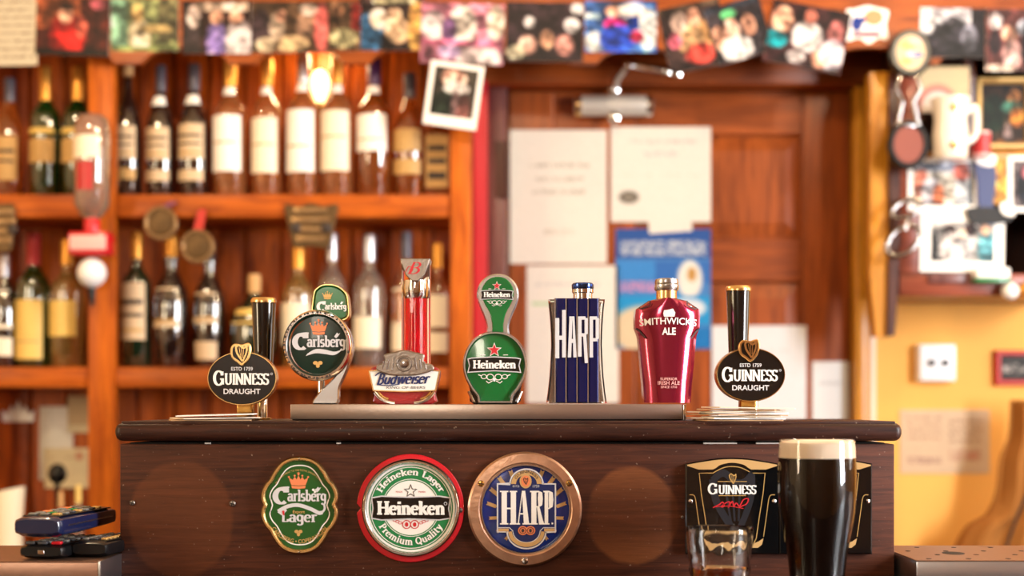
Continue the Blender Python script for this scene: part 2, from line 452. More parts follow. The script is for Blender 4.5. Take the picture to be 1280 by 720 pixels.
# ------------------------------------------------------------------ materials
wood('bar_wood', (52, 25, 15), (88, 46, 28), 'X', 0.6, 10, 16, 0.0, 0.25,
     marks=[(WX(226, 0), WZ(650, 0) - (E - .22), .066, .074, .36, (112, 62, 32), False), (WX(791, 0), WZ(645, 0) - (E - .22), .058, .061, .55, (140, 84, 46), True)], specks=0.3)
wood('bar_top_wood', (36, 18, 13), (66, 36, 27), 'X', 0.42, 12, 16, 0.05, 0.2, specks=0.35)
wood('shelf_wood', (134, 56, 8), (198, 100, 22), 'X', 0.45, 6, 12, 0.04, 0.15)
wood('post_wood', (146, 62, 8), (206, 106, 22), 'Z', 0.45, 6, 12, 0.04, 0.15)
wood('plank_wood', (104, 38, 6), (188, 86, 14), 'Z', 0.45, 6, 12, 0.04, 0.15)
wood('valance_wood', (112, 50, 14), (168, 84, 28), 'X', 0.45, 6, 12, 0.05, 0.15)
wood('door_wood', (108, 48, 16), (160, 80, 30), 'Z', 0.36, 5, 12, 0.12, 0.15)
wood('door_rail_wood', (104, 46, 16), (154, 76, 28), 'X', 0.36, 5, 12, 0.12, 0.15)
wood('frame_wood', (166, 104, 20), (220, 150, 44), 'Z', 0.35, 6, 12, 0.3, 0.1)
wood('jamb_wood', (84, 48, 44), (126, 80, 74), 'Z', 0.4, 6, 12, 0.3, 0.1)
wood('dark_wood', (46, 22, 14), (86, 42, 24), 'Z', 0.4, 6, 12, 0.3, 0.1)
wood('red_wood', (104, 46, 30), (150, 76, 52), 'X', 0.38, 6, 12, 0.3, 0.1)
wood('floor_wood', (70, 42, 26), (110, 68, 42), 'Y', 0.45, 5, 12, 0.2, 0.1)
M('red_paint', (190, 34, 44), 0.4)
M('yellow_plaster', (238, 176, 88), 0.8, bump=0.15, bscale=40, var=0.12, vscale=2.5)
M('cream_plaster', (226, 200, 160), 0.85, bump=0.1, bscale=40)
M('tan_plaster', (176, 146, 118), 0.85)
M('white_trim', (226, 200, 180), 0.6)
M('steel', (176, 160, 150), 0.34, 1.0, bump=0.06, bscale=250)
M('bright_steel', (205, 210, 218), 0.3, 1.0, bump=0.05, bscale=200)
M('worn_tray', (168, 132, 112), 0.38, 1.0, bump=0.1, bscale=120)
M('chrome', (225, 225, 225), 0.10, 1.0)
M('satin_chrome', (190, 190, 192), 0.26, 1.0)
M('pewter', (150, 140, 132), 0.36, 1.0, bump=0.2, bscale=300)
M('gold', (228, 190, 128), 0.26, 1.0)
M('brass', (200, 160, 90), 0.22, 1.0)
M('gold_print', (206, 166, 100), 0.4, 0.35)
M('tan_print', (196, 158, 104), 0.4)
M('copper', (222, 178, 150), 0.36, 1.0, bump=0.35, bscale=70, var=0.35, vscale=70)
M('black_gloss', (10, 10, 11), 0.16, coat=0.5)
M('black_badge', (16, 14, 14), 0.22, coat=0.4)
M('black_plastic', (14, 14, 16), 0.32)
M('black_matte', (16, 14, 14), 0.6)
M('white_print', (238, 236, 232), 0.4)
M('grey_print', (206, 206, 210), 0.4)
M('navy_print', (26, 38, 92), 0.4)
M('ghost_print', (34, 34, 40), 0.35)
M('red_print', (196, 36, 46), 0.4)
M('orange_print', (226, 130, 84), 0.4)
M('pink_print', (232, 176, 170), 0.5)
M('dark_print', (60, 52, 48), 0.5)
M('green_enamel', (30, 84, 34), 0.2, coat=0.7)
M('green_face', (14, 112, 52), 0.2, coat=0.7, var=0.45, vscale=22)
M('green_ring', (24, 122, 66), 0.35, coat=0.3)
M('deep_green', (8, 44, 34), 0.3, coat=0.25, var=0.4, vscale=30)
M('red_plastic', (196, 22, 36), 0.3, coat=0.3)
M('red_deep', (150, 28, 30), 0.35, coat=0.3, bump=0.3, bscale=300)
M('red_acrylic', (235, 18, 40), 0.08, trans=0.55, ior=1.45)
M('clear_acrylic', (250, 248, 246), 0.04, trans=1.0, ior=1.3)
M('blue_enamel', (14, 46, 132), 0.14, coat=0.9)
M('blue_metal', (18, 25, 86), 0.22, 0.55, coat=0.5)
M('blue_chrome', (70, 100, 190), 0.12, 1.0)
M('magenta_metal', (150, 34, 66), 0.14, 0.75, coat=0.8)
M('blue_plastic', (20, 30, 66), 0.22, coat=0.5)
M('grey_plastic', (70, 70, 74), 0.4)
M('rubber_key', (120, 118, 112), 0.45)
M('card_edge', (226, 210, 188), 0.7)
M('card_brown', (188, 150, 112), 0.7)
M('card_white', (240, 236, 230), 0.6)
M('paper', (238, 232, 222), 0.7)
M('paper_yellow', (234, 220, 186), 0.7)
M('foam', (246, 228, 204), 0.55, bump=0.05, bscale=200)
M('stout', (14, 6, 3), 0.2, spec=0.2)
M('glass', (252, 252, 252), 0.02, trans=1.0, ior=1.45)
M('whisky', (214, 120, 24), 0.02, trans=1.0, ior=1.36)
# bottle glass and trims
M('glass_green', (20, 62, 18), 0.06, trans=0.55, ior=1.5, spec=0.95)
M('glass_dark', (26, 16, 14), 0.06, coat=0.6, ior=1.5, spec=0.95)
M('glass_darkgreen', (14, 34, 20), 0.06, coat=0.6, ior=1.5, spec=0.95)
M('glass_amber', (196, 110, 44), 0.05, trans=0.8, ior=1.5, spec=0.95)
M('glass_red', (226, 150, 90), 0.05, trans=0.8, ior=1.5, spec=0.95)
M('glass_straw', (220, 186, 110), 0.06, trans=0.85, ior=1.5, spec=0.95)
M('glass_clear', (236, 232, 222), 0.05, trans=0.9, ior=1.5, spec=0.95)
M('cap_gold', (214, 150, 64), 0.32, 0.7)
M('cap_silver', (196, 196, 204), 0.28, 0.8)
M('cap_grey', (78, 74, 84), 0.35, 0.3)
M('cap_purple', (70, 34, 84), 0.35)
M('cap_red', (176, 44, 46), 0.35)
M('cap_black', (24, 22, 26), 0.35)
M('cork', (206, 160, 104), 0.7)
M('label_cream', (244, 232, 208), 0.55, var=0.1, vscale=60)
M('label_white', (248, 244, 238), 0.5, var=0.06, vscale=60)
M('label_yellow', (238, 202, 110), 0.55, var=0.15, vscale=60)
M('label_tan', (206, 164, 100), 0.55, var=0.3, vscale=80)
M('label_dark', (52, 40, 34), 0.5)
M('label_beige', (224, 196, 158), 0.55, var=0.35, vscale=120)
M('bronze', (112, 84, 48), 0.5, 0.5, bump=0.8, bscale=90, var=0.6, vscale=90)
M('medal', (150, 120, 84), 0.3, 0.8, bump=0.4, bscale=120)
M('ribbon_purple', (120, 60, 86), 0.6)
M('ribbon_red', (186, 50, 40), 0.6)
M('lamp_glow', (255, 226, 160), 0.5, emit=(255, 214, 140), es=5)
M('lamp_shade', (60, 60, 56), 0.4, 0.6)
M('bulb', (255, 230, 190), 0.4, emit=(255, 216, 160), es=30)
M('white_plastic', (238, 238, 240), 0.35)
M('red_frame', (190, 36, 34), 0.4)
M('leather', (128, 58, 40), 0.5, bump=0.2)
M('candle', (240, 228, 196), 0.5)
M('sheet_brown', (150, 94, 34), 0.9, bump=0.2, bscale=80)
M('ceramic', (226, 216, 202), 0.25, coat=0.5)
M('closer_grey', (198, 192, 184), 0.36, 0.4)
for _n in ('green', 'dark', 'darkgreen', 'amber', 'red', 'straw', 'clear'):
    _p = MATS['glass_' + _n].node_tree.nodes['Principled BSDF']
    _p.inputs['Coat Weight'].default_value = 1.0; _p.inputs['Coat IOR'].default_value = 1.9; _p.inputs['Coat Roughness'].default_value = 0.02
M('dark_chrome', (150, 146, 146), 0.16, 1.0)
# printed picture: colours held per vertex
pm = bpy.data.materials.new('picture_print'); pm.use_nodes = True
_b = pm.node_tree.nodes['Principled BSDF']; _a = pm.node_tree.nodes.new('ShaderNodeVertexColor'); _a.layer_name = 'print'
pm.node_tree.links.new(_a.outputs['Color'], _b.inputs['Base Color']); _b.inputs['Roughness'].default_value = 0.5; _b.inputs['Specular IOR Level'].default_value = 0.2
MATS['picture_print'] = pm

# ------------------------------------------------------------------ the room
CT = E - 0.22          # customer counter height
YB = 1.66              # back wall plane
struct('floor', box(-2.6, 2.6, -3.3, 1.8, -0.06, 0.0), 'floor_wood')
struct('ceiling', box(-2.6, 2.6, -3.3, 1.8, 2.70, 2.78), 'cream_plaster')
struct('wall_back', box(-2.6, 2.6, YB, YB + 0.1, 0, 2.7), 'yellow_plaster')
def wall_with_hole(axis, a0, a1, p0, p1, holes):
    gs = []; xs = sorted([a0, a1] + [h for q in holes for h in q[:2]])
    for i in range(len(xs) - 1):
        l, r = xs[i], xs[i + 1]; hit = [q for q in holes if q[0] <= l and r <= q[1]]
        segs = [(0, 2.7)] if not hit else [(0, hit[0][2]), (hit[0][3], 2.7)]
        for z0, z1 in segs:
            gs.append(box(l, r, p0, p1, z0, z1) if axis == 'x' else box(p0, p1, l, r, z0, z1))
    return J(*gs)
struct('wall_left', wall_with_hole('y', -3.3, YB, -2.6, -2.5, [(-1.35, -1.05, 1.15, 2.35)]), 'cream_plaster')
struct('wall_right', wall_with_hole('y', -3.3, YB, 2.5, 2.6, [(-1.32, -0.68, 1.0, 2.4), (0.1, 1.0, 1.15, 2.35)]), 'yellow_plaster')
struct('wall_front', wall_with_hole('x', -2.6, 2.6, -3.3, -3.2, [(-.97, -.53, 1.7, 2.4)]), 'tan_plaster')
struct('window_4', J(box(-.97, -.94, -3.29, -3.21, 1.7, 2.4), box(-.56, -.53, -3.29, -3.21, 1.7, 2.4), box(-.94, -.56, -3.29, -3.21, 1.7, 1.73), box(-.94, -.56, -3.29, -3.21, 2.37, 2.4)), 'white_trim')  # frame of the unseen window added for the frontal fill
def win(n, xa, xb, y0, y1, z0, z1):
    struct('window_%d' % n, J(box(xa, xb, y0, y0 + .05, z0, z1), box(xa, xb, y1 - .05, y1, z0, z1), box(xa, xb, y0 + .05, y1 - .05, z0, z0 + .05), box(xa, xb, y0 + .05, y1 - .05, z1 - .05, z1)), 'white_trim')
win(1, 2.51, 2.59, -1.32, -0.68, 1.0, 2.4)
win(2, 2.51, 2.59, .1, 1.0, 1.15, 2.35)
win(3, -2.59, -2.51, -1.35, -1.05, 1.15, 2.35)  # unseen left window, added to go with the warm highlight light

# door with panels, in its frame
YD = 1.615
def dx(px): return WX(px, YD)
def dz(py): return WZ(py, YD)
door = struct('door_1', box(dx(636), dx(1062), YD + .014, YD + .035, 0.005, dz(113)), 'door_wood')
stiles = [(636, 692), (746, 794), (1003, 1062)]
for a, b in stiles: struct('stile', bbox(dx(a), dx(b), YD, YD + .016, 0.01, dz(114), .003), 'door_wood', parent=door)
for a, b in ((692, 746), (794, 1003)):
    for t, bt in ((114, 168), (298, 352), (560, 640), (1010, 1080)):
        struct('rail', bbox(dx(a) + .0005, dx(b) - .0005, YD, YD + .016, dz(bt), dz(t), .003), 'door_rail_wood', parent=door)
    for t, bt in ((168, 298), (352, 560), (640, 1010)):
        x0, x1, z0, z1 = dx(a) + .004, dx(b) - .004, dz(bt) + .004, dz(t) - .004
        mx, mz = (x0 + x1) / 2, (z0 + z1) / 2
        pl = [(x0, z0), (x1, z0), (x1, z1), (x0, z1)]
        struct('panel', rings2d([(pl, YD + .0138), (pl, YD + .012), (inset(pl, .035 if b > 800 else .02), YD + .003)], 1), 'door_wood', parent=door)
fr = struct('trim_1', J(bbox(dx(610), dx(634), YD - .03, YB - .001, 0.002, dz(108), .006)), 'jamb_wood', smooth=True)
struct('trim_2', bbox(WX(600, 1.56), WX(1108, 1.56), 1.55, YB - .001, WZ(107, 1.56), WZ(40, 1.56), .01), 'door_rail_wood', smooth=True)
# right casing: two rounded ridges
g = []
for a, b, p in ((1064, 1079, .045), (1079, 1087, .018)):
    g.append(bbox(dx(a) + .0003, dx(b) - .0003, YD - p, YB - .001, 0.002, dz(107), .006))
struct('trim_3', J(*g), 'frame_wood', smooth=True)
struct('trim_4', bbox(dx(1087.5), dx(1098), YD + .02, YB - .001, 0.002, dz(400), .004), 'white_trim', smooth=True)
t4 = struct('trim_5', box(WX(592, 1.5), WX(609, 1.5), 1.50, YB - .001, 0.002, WZ(100, 1.5)), 'red_paint')
struct('hinge', J(bbox(dx(620), dx(632), YD - .036, YD - .0302, dz(250), dz(180), .0015), move(lathe([(.005, -.068), (.005, .068)], 10), (dx(633), YD - .034, dz(215)))), 'dark_wood', parent=fr)

# ------------------------------------------------------------------ back bar: shelves, planks, valance
YS = 1.42
SH1 = E + 0.472; SH2 = E + 0.083
BC = E - 0.34
unit = thing('shelf_unit', 'orange wooden back bar shelving with plank backing holding the bottles', 'shelf unit', (WX(240, 1.5), 1.5, BC + .001))
u0 = Vector(unit.location)
def un(name, g, mat, **k): return add(unit, name, move(g, (-u0.x, -u0.y, -u0.z)), mat, **k)
TOPZ = WZ(20, 1.42)
for a, b in ((-95, -60), (111, 144), (563, 590)):
    un('post', bbox(WX(a, YS), WX(b, YS), YS - .008, YS + .022, BC + .001, TOPZ, .004), 'post_wood')
for zt, th in ((SH1, .052), (SH2, .046)):
    for a, b in ((-60, 111), (144, 563)):
        un('shelf_board', bbox(WX(a, YS) + .0005, WX(b, YS) - .0005, YS, 1.612, zt - th, zt, .004), 'shelf_wood')
    un('shelf_back', box(WX(111, YS) + .0005, WX(144, YS) - .0005, YS + .023, 1.612, zt - th, zt), 'shelf_wood', smooth=False)
px = -95
while px < 590:
    nx = min(px + 44.6, 592)
    un('plank', bbox(WX(px, 1.62) + .0008, WX(nx, 1.62) - .0008, 1.614, 1.634, BC + .001, TOPZ, .006, 1), 'plank_wood')
    px = nx
bc = thing('back_counter', 'dark wooden worktop below the bottle shelves', 'counter', (WX(240, 1.4), 1.4, 0))
b0 = bc.location
add(bc, 'worktop', move(bbox(-1.6, WX(600, 1.4), 1.30, 1.645, BC - .04, BC, .006), (-b0.x, -b0.y, 0)), 'dark_wood')
add(bc, 'base', move(box(-1.58, WX(596, 1.4), 1.33, 1.645, 0.002, BC - .041), (-b0.x, -b0.y, 0)), 'dark_wood', smooth=False)
# scalloped valance
YV = 1.372
vp = []
pxs = -90.0
while pxs <= 1380:
    t = ((pxs - 160) / 142.5) % 1.0; t = min(t, 1 - t)
    k = 0 if t < .13 else math.sqrt(max(0, 1 - ((0.5 - t) / 0.37) ** 2))
    vp.append((WX(pxs, YV), WZ(79 - 20 * k, YV))); pxs += 4.75
vpoly = vp + [(vp[-1][0], WZ(-45, YV)), (vp[0][0], WZ(-45, YV))]
vx, vz = (vp[0][0] + vp[-1][0]) / 2, WZ(79, YV)
val = fixn(mk('valance_board', plate([(a - vx, b - vz) for a, b in vpoly], 0, .024), 'valance_wood', None, (vx, YV, vz), False))
tag(val, 'scalloped wooden valance board above the bar, pinned with photographs', 'valance')
canopy = struct('trim_6', box(WX(-90, YV), WX(1340, YV), YV + .03, YB - .001, WZ(-20, YV), WZ(-44, YV)), 'dark_wood')

# ------------------------------------------------------------------ bottles
def sect(r, z, n=26, sq=0.0):
    out = []
    for i in range(n):
        a = 2 * PI * i / n; c, s_ = math.cos(a), math.sin(a)
        k = 1.0
        if sq: k = (abs(c) ** (2 + 6 * sq) + abs(s_) ** (2 + 6 * sq)) ** (-1 / (2 + 6 * sq))
        out.append((r * k * c, r * k * s_, z))
    return out
PROF = {
 'tall':  [(.90, 0), (1, .015), (1, .58), (.97, .62), (.80, .67), (.52, .71), (.36, .75), (.33, .80), (.33, .86), (.36, .87)],
 'round': [(.88, 0), (1, .02), (1, .50), (.96, .56), (.82, .63), (.60, .70), (.42, .76), (.34, .82), (.34, .88)],
 'bulb':  [(.70, 0), (.80, .02), (.95, .30), (1, .46), (.95, .55), (.76, .63), (.50, .69), (.38, .73), (.36, .79), (.45, .82), (.36, .85)],
 'square': [(.92, 0), (1, .02), (1, .62), (.95, .66), (.70, .70), (.42, .73), (.36, .78), (.36, .86)],
 'flask': [(.45, 0), (.60, .02), (.92, .18), (1, .34), (.94, .50), (.70, .63), (.36, .72), (.24, .78), (.24, .88)],
}
CAPZ = {'tall': .80, 'round': .80, 'bulb': .83, 'square': .80, 'flask': .80}
def patch(r, z0, z1, half, n=12, rt=None):
    rt = r if rt is None else rt
    V = []; Fc = []
    for i in range(n + 1):
        a = -PI / 2 - .18 - half + 2 * half * i / n
        for rr, z in ((r, z0), (rt, z1), ):
            V.append((rr * math.cos(a), rr * math.sin(a), z))
    for i in range(n): Fc.append((2 * i, 2 * i + 2, 2 * i + 3, 2 * i + 1))
    return V, Fc
def bottle(label, cx, w, top, zb, style, glass, cap, labels, Y=1.50, group=None, capfrac=None):
    s = S(Y); r = w / 2 * s; h = WZ(top, Y) - zb - .001
    th = thing('bottle', label, 'bottle', (WX(cx, Y), Y, zb + .001), group)
    sq = 1.0 if style == 'square' else 0.0
    pf = PROF[style]
    add(th, 'glass_body', loft([sect(a * r, b * h, 28, sq if a > .6 else 0) for a, b in pf]), glass, ang=60)
    c0 = CAPZ[style] if capfrac is None else capfrac
    rc = pf[-1][0] * r + .0014
    add(th, 'cap', lathe([(rc * .98, c0 * h), (rc, c0 * h + .002), (rc * 1.02, .97 * h), (rc * .9, h)], 16), cap)
    for (f0, f1, mat, half, bands) in labels:
        def rad(f):
            for i in range(len(pf) - 1):
                if pf[i][1] <= f <= pf[i + 1][1]:
                    t = (f - pf[i][1]) / max(1e-6, pf[i + 1][1] - pf[i][1]); return (pf[i][0] + (pf[i + 1][0] - pf[i][0]) * t) * r
            return r
        if sq:
            wq = r * .93; lo = mk('label', ([(-wq, -r - .0008, f0 * h), (wq, -r - .0008, f0 * h), (wq, -r - .0008, f1 * h), (-wq, -r - .0008, f1 * h)], [(0, 1, 2, 3)]), mat, th, smooth=False)
        else:
            lo = mk('label', patch(rad(f0) + .0012, f0 * h, f1 * h, half, rt=rad(f1) + .0012), mat, th)
        for (b0_, b1_, bm_) in bands:
            q0, q1 = f0 + (f1 - f0) * b0_, f0 + (f1 - f0) * b1_
            if sq: mk('label_band', ([(-wq * .8, -r - .0014, q0 * h), (wq * .8, -r - .0014, q0 * h), (wq * .8, -r - .0014, q1 * h), (-wq * .8, -r - .0014, q1 * h)], [(0, 1, 2, 3)]), bm_, lo, smooth=False)
            else: mk('label_band', patch(rad(q0) + .0020, q0 * h, q1 * h, half * .8, rt=rad(q1) + .0020), bm_, lo)
    return th
H = 1.0
DB = [(.62, .70, 'label_dark'), (.40, .46, 'label_dark'), (.14, .2, 'label_tan')]
UP = 'bottles on the upper shelf'; LO = 'bottles on the lower shelf'
bottle('brown bottle with tan label at far left end of upper shelf', 12, 36, 98, SH1, 'round', 'glass_amber', 'cap_grey', [(.14, .50, 'label_tan', H, DB)], group=UP)
bottle('green bottle with gold cap and tan band, left of the two on upper shelf', 57, 38, 84, SH1, 'tall', 'glass_green', 'cap_gold', [(.26, .44, 'label_tan', H, []), (.48, .52, 'label_yellow', H, [])], group=UP, capfrac=.74)
bottle('green bottle with gold cap half hidden by the inverted dispenser bottle', 97, 38, 84, SH1, 'tall', 'glass_green', 'cap_gold', [(.26, .44, 'label_tan', H, []), (.48, .52, 'label_yellow', H, [])], group=UP, capfrac=.74)
bottle('dark bottle with cork-coloured cap just right of shelf post, upper shelf', 160, 33, 78, SH1, 'round', 'glass_dark', 'cork', [(.28, .52, 'label_beige', H, DB), (.13, .21, 'label_tan', H, [])], group=UP, capfrac=.9)
bottle('slim dark bottle with grey cap and beige label, second right of the shelf post', 201, 35, 82, SH1, 'round', 'glass_dark', 'cap_grey', [(.28, .52, 'label_beige', H, DB), (.12, .20, 'label_beige', H, []), (.69, .76, 'label_white', H, [])], group=UP)
bottle('broad dark bottle with black neck beside the first white-labelled bottle', 243, 38, 80, SH1, 'round', 'glass_dark', 'cap_grey', [(.28, .54, 'label_beige', H, DB), (.12, .20, 'label_beige', H, []), (.69, .76, 'label_white', H, [])], group=UP)
wl = [(.17, .60, 'label_white', H, [])]
bottle('bottle with tall white label and gold cap, leftmost of the white-labelled row', 288, 42, 74, SH1, 'tall', 'glass_red', 'cap_gold', [(.18, .58, 'label_white', H, [(.5, .53, 'label_tan')]), (.735, .79, 'label_white', H, [])], group=UP)
bottle('narrow bottle with cream label and gold cap, second of the white-labelled row', 334, 38, 73, SH1, 'tall', 'glass_red', 'cap_gold', [(.17, .56, 'label_cream', H, [(.5, .53, 'label_tan')]), (.735, .79, 'label_white', H, [])], group=UP)
bottle('bottle with white label and tall silver cap left of the glowing lamp', 379, 41, 68, SH1, 'tall', 'glass_red', 'cap_silver', [(.17, .60, 'label_white', H, [(.4, .43, 'label_tan')]), (.735, .79, 'label_white', H, [])], group=UP)
bottle('bottle with cream label and gold cap right of the glowing lamp', 422, 42, 70, SH1, 'tall', 'glass_red', 'cap_gold', [(.18, .60, 'label_cream', H, [(.55, .58, 'label_tan')]), (.735, .79, 'label_white', H, [])], group=UP)
bottle('bottle with short white label and purple cap on upper shelf', 468, 44, 72, SH1, 'tall', 'glass_amber', 'cap_purple', [(.32, .58, 'label_white', H, [(.3, .34, 'label_tan')]), (.735, .79, 'label_white', H, [])], group=UP)
bottle('amber bottle with grey cap under the hanging white-bordered photo', 512, 40, 92, SH1, 'round', 'glass_amber', 'cap_grey', [(.18, .30, 'label_tan', H, []), (.36, .54, 'label_tan', H, [])], group=UP)
bottle('squat amber bottle with gold stripes against right shelf post', 547, 30, 128, SH1, 'square', 'glass_amber', 'cork', [(.1, .64, 'label_tan', H, [(.15, .3, 'label_dark'), (.45, .55, 'label_dark'), (.7, .8, 'label_dark')])], group=UP)
# lower shelf
bottle('dark bottle with white label cut off by left photo edge, lower shelf', 6, 36, 318, SH2, 'round', 'glass_dark', 'cap_silver', [(.34, .68, 'label_cream', H, []), (.1, .26, 'label_cream', H, [])], group=LO)
bottle('green bottle with red cap and yellow label on lower shelf', 42, 42, 292, SH2, 'tall', 'glass_green', 'cap_red', [(.06, .50, 'label_yellow', H, [(.28, .31, 'label_tan')])], group=LO, capfrac=.76)
bottle('straw coloured bottle with yellow label left of the shelf post, lower shelf', 84, 42, 300, SH2, 'tall', 'glass_straw', 'cap_gold', [(.24, .52, 'label_yellow', H, [])], group=LO)
bottle('dark green bottle with gold cap below the ring medal', 171, 37, 290, SH2, 'tall', 'glass_darkgreen', 'cap_gold', [(.20, .62, 'label_beige', H, DB)], group=LO)
bottle('bulbous dark bottle with oval tan label in middle of lower shelf', 214, 44, 295, SH2, 'bulb', 'glass_dark', 'cap_gold', [(.30, .60, 'label_beige', H * .9, DB)], group=LO)
bottle('bulbous dark bottle with two beige labels left of the black tap handle', 262, 41, 300, SH2, 'bulb', 'glass_dark', 'cap_black', [(.34, .58, 'label_beige', H * .9, DB), (.06, .2, 'label_beige', H * .9, [])], group=LO)
bottle('round black flask with gold shoulder label behind the black tap handle', 318, 60, 343, SH2, 'flask', 'glass_darkgreen', 'cork', [(.46, .62, 'label_yellow', H, [])], group=LO)
bottle('bottle with cream label and gold cap behind the round green tap badge', 373, 41, 306, SH2, 'tall', 'glass_straw', 'cap_gold', [(.18, .52, 'label_cream', H, [])], group=LO)
bottle('slim bottle with silver cap behind the green capsule of the round badge', 415, 36, 292, SH2, 'tall', 'glass_clear', 'cap_silver', [(.18, .52, 'label_cream', H, [])], group=LO)
bottle('clear bottle with white cap and cream label left of the red tap column', 462, 40, 294, SH2, 'tall', 'glass_clear', 'cap_silver', [(.14, .38, 'label_cream', H, [])], group=LO)
bottle('dark capped bottle with cork top directly behind the red tap column', 508, 38, 290, SH2, 'round', 'glass_amber', 'cap_grey', [(.12, .58, 'label_cream', H, [])], group=LO)
bottle('amber necked bottle with two cream labels at right end of lower shelf', 547, 34, 305, SH2, 'tall', 'glass_amber', 'cap_gold', [(.32, .58, 'label_cream', H, []), (.12, .28, 'label_cream', H, [])], group=LO)

# small glowing lamp behind the bottles
lm = thing('shelf_lamp', 'small glowing warm bulb behind white-labelled bottles on upper shelf', 'lamp', W(402, 140, 1.612))
add(lm, 'wall_plate', rot(lathe([(.022, 0), (.022, .008), (.015, .012)], 16), 'X', PI / 2), 'brass', smooth=True, loc=(0, 0, 0))
add(lm, 'arm', tube([(0, -.010, 0), (0, -.018, 0), (0, -.026, .006), (0, -.028, .02)], .005, 8), 'brass')
add(lm, 'bulb', move(lathe([(.010, .0), (.014, .01), (.022, .032), (.023, .050), (.016, .068), (.004, .074)], 18), (0, -.028, .018)), 'lamp_glow')

_l = bpy.data.lights.new('lamp_light', 'POINT'); _l.energy = 1.6; _l.color = (1.0, .72, .38); _l.shadow_soft_size = .03
_o = bpy.data.objects.new('lamp_light', _l); _o.location = (0, -.05, .12); COL.objects.link(_o); _o.parent = lm
# inverted spirit dispenser on the post
YO = 1.36
op = thing('spirit_dispenser', 'clear upside-down bottle on red spirit dispenser fixed to shelf post', 'dispenser', W(115, 372, YO)); so = S(YO)
def ov(py): return (372 - py) * so
add(op, 'bottle_body', lathe([(.008, ov(284)), (.010, ov(276)), (.026, ov(268)), (.0385, ov(256)), (.0385, ov(165)), (.035, ov(150)), (.026, ov(144))], 28), 'glass_clear', ang=60)
mk('label', patch(.0395, ov(240), ov(205), .5), 'cap_red', op)
mk('label', patch(.0395, ov(200), ov(172), .9), 'label_cream', op)
add(op, 'neck', lathe([(.016, ov(292)), (.018, ov(288)), (.018, ov(276)), (.013, ov(272))], 18), 'red_plastic')
cl = add(op, 'housing', bbox(-.045, .045, -.03, .028, ov(320), ov(291), .006), 'red_plastic')
add(cl, 'maker_plate', move(bbox(-.040, .040, -.0325, -.0305, 0, ov(296) - ov(314), .0008), (0, 0, ov(314))), 'pink_print')
sp = [(math.cos(a), math.sin(a)) for a in [(-PI / 2 + PI * k / 8) for k in range(9)]]
add(op, 'measure_chamber', lathe([(max(.004, .032 * c), ov(341) + .033 * z) for c, z in sp], 24), 'white_plastic')
add(op, 'spout', lathe([(.004, ov(383)), (.006, ov(376)), (.008, ov(368)), (.009, ov(360))], 12), 'black_plastic')
add(op, 'bracket', bbox(-.012, .012, 0.03, 1.4118 - YO, ov(318), ov(292), .002), 'steel')

# medals and plaques on the shelf edge
def medal(label, cx, cy, r, rib, rmat, top):
    Y = YS - .012; s = S(Y)
    th = thing('hanging_medal', label, 'medal', W(cx, cy, Y), 'medals hung from the upper shelf edge')
    add(th, 'ring', rim(ell(0, 0, r, r, 32), r * .3, -.006, .004, s), 'medal')
    add(th, 'disc', dome(ell(0, 0, r * .72, r * .72, 24), 0, -.004, s), 'bronze')
    t = (cy - top)
    add(th, 'ribbon', plate([(rib - 5, t), (rib + 5, t), (6, r * .8), (-6, r * .8)], -.001, .0035, s), rmat, smooth=False)
    add(th, 'hook', tube([((rib) * s, -.002, t * s), (rib * s, .004, (t + 3) * s), (rib * s, .0085, (t + 3) * s)], .0014, 6), 'brass')
medal('ring medal hanging on purple ribbon from upper shelf edge', 201, 279, 22, 18, 'ribbon_purple', 252)
medal('larger oval bronze medal on red ribbon right of the ring medal', 247, 308, 22, 6, 'ribbon_red', 262)
def plaque(label, pts, Y, cx, cy):
    s = S(Y); th = thing('bronze_plaque', label, 'plaque', W(cx, cy, Y), 'bronze plaques on the shelf edge')
    poly = smooth_poly(pts, 4)
    add(th, 'plate', plate(poly, -.005, .003, s, 1.5), 'bronze')
    for k in range(4):
        v = 20 - 12 * k; w_ = 24 - 3 * abs(k - 1)
        add(th, 'relief_bar', bbox(-w_ * s, w_ * s, -.0085, -.0055, (v - 3) * s, (v + 3) * s, .001), 'medal')
    for q in (-1, 1): add(th, 'relief_boss', move(rot(lathe([(.012, 0), (.012, .003), (.006, .006)], 14), 'X', PI / 2), (q * 19 * s, -.0055, -2 * s)), 'label_dark')
plaque('skull-shaped bronze plaque with raised lettering bars at shelf centre', [(-33, 27), (-15, 25), (0, 29), (15, 25), (33, 27), (30, 5), (26, -12), (20, -27), (0, -25), (-20, -27), (-26, -12), (-30, 5)], YS - .004, 389, 283)
plaque('dark bronze plaque cut off by the left edge of the picture', [(-33, 30), (0, 30), (20, 28), (19, 0), (16, -28), (0, -30), (-33, -28)], YS - .004, -2, 285)

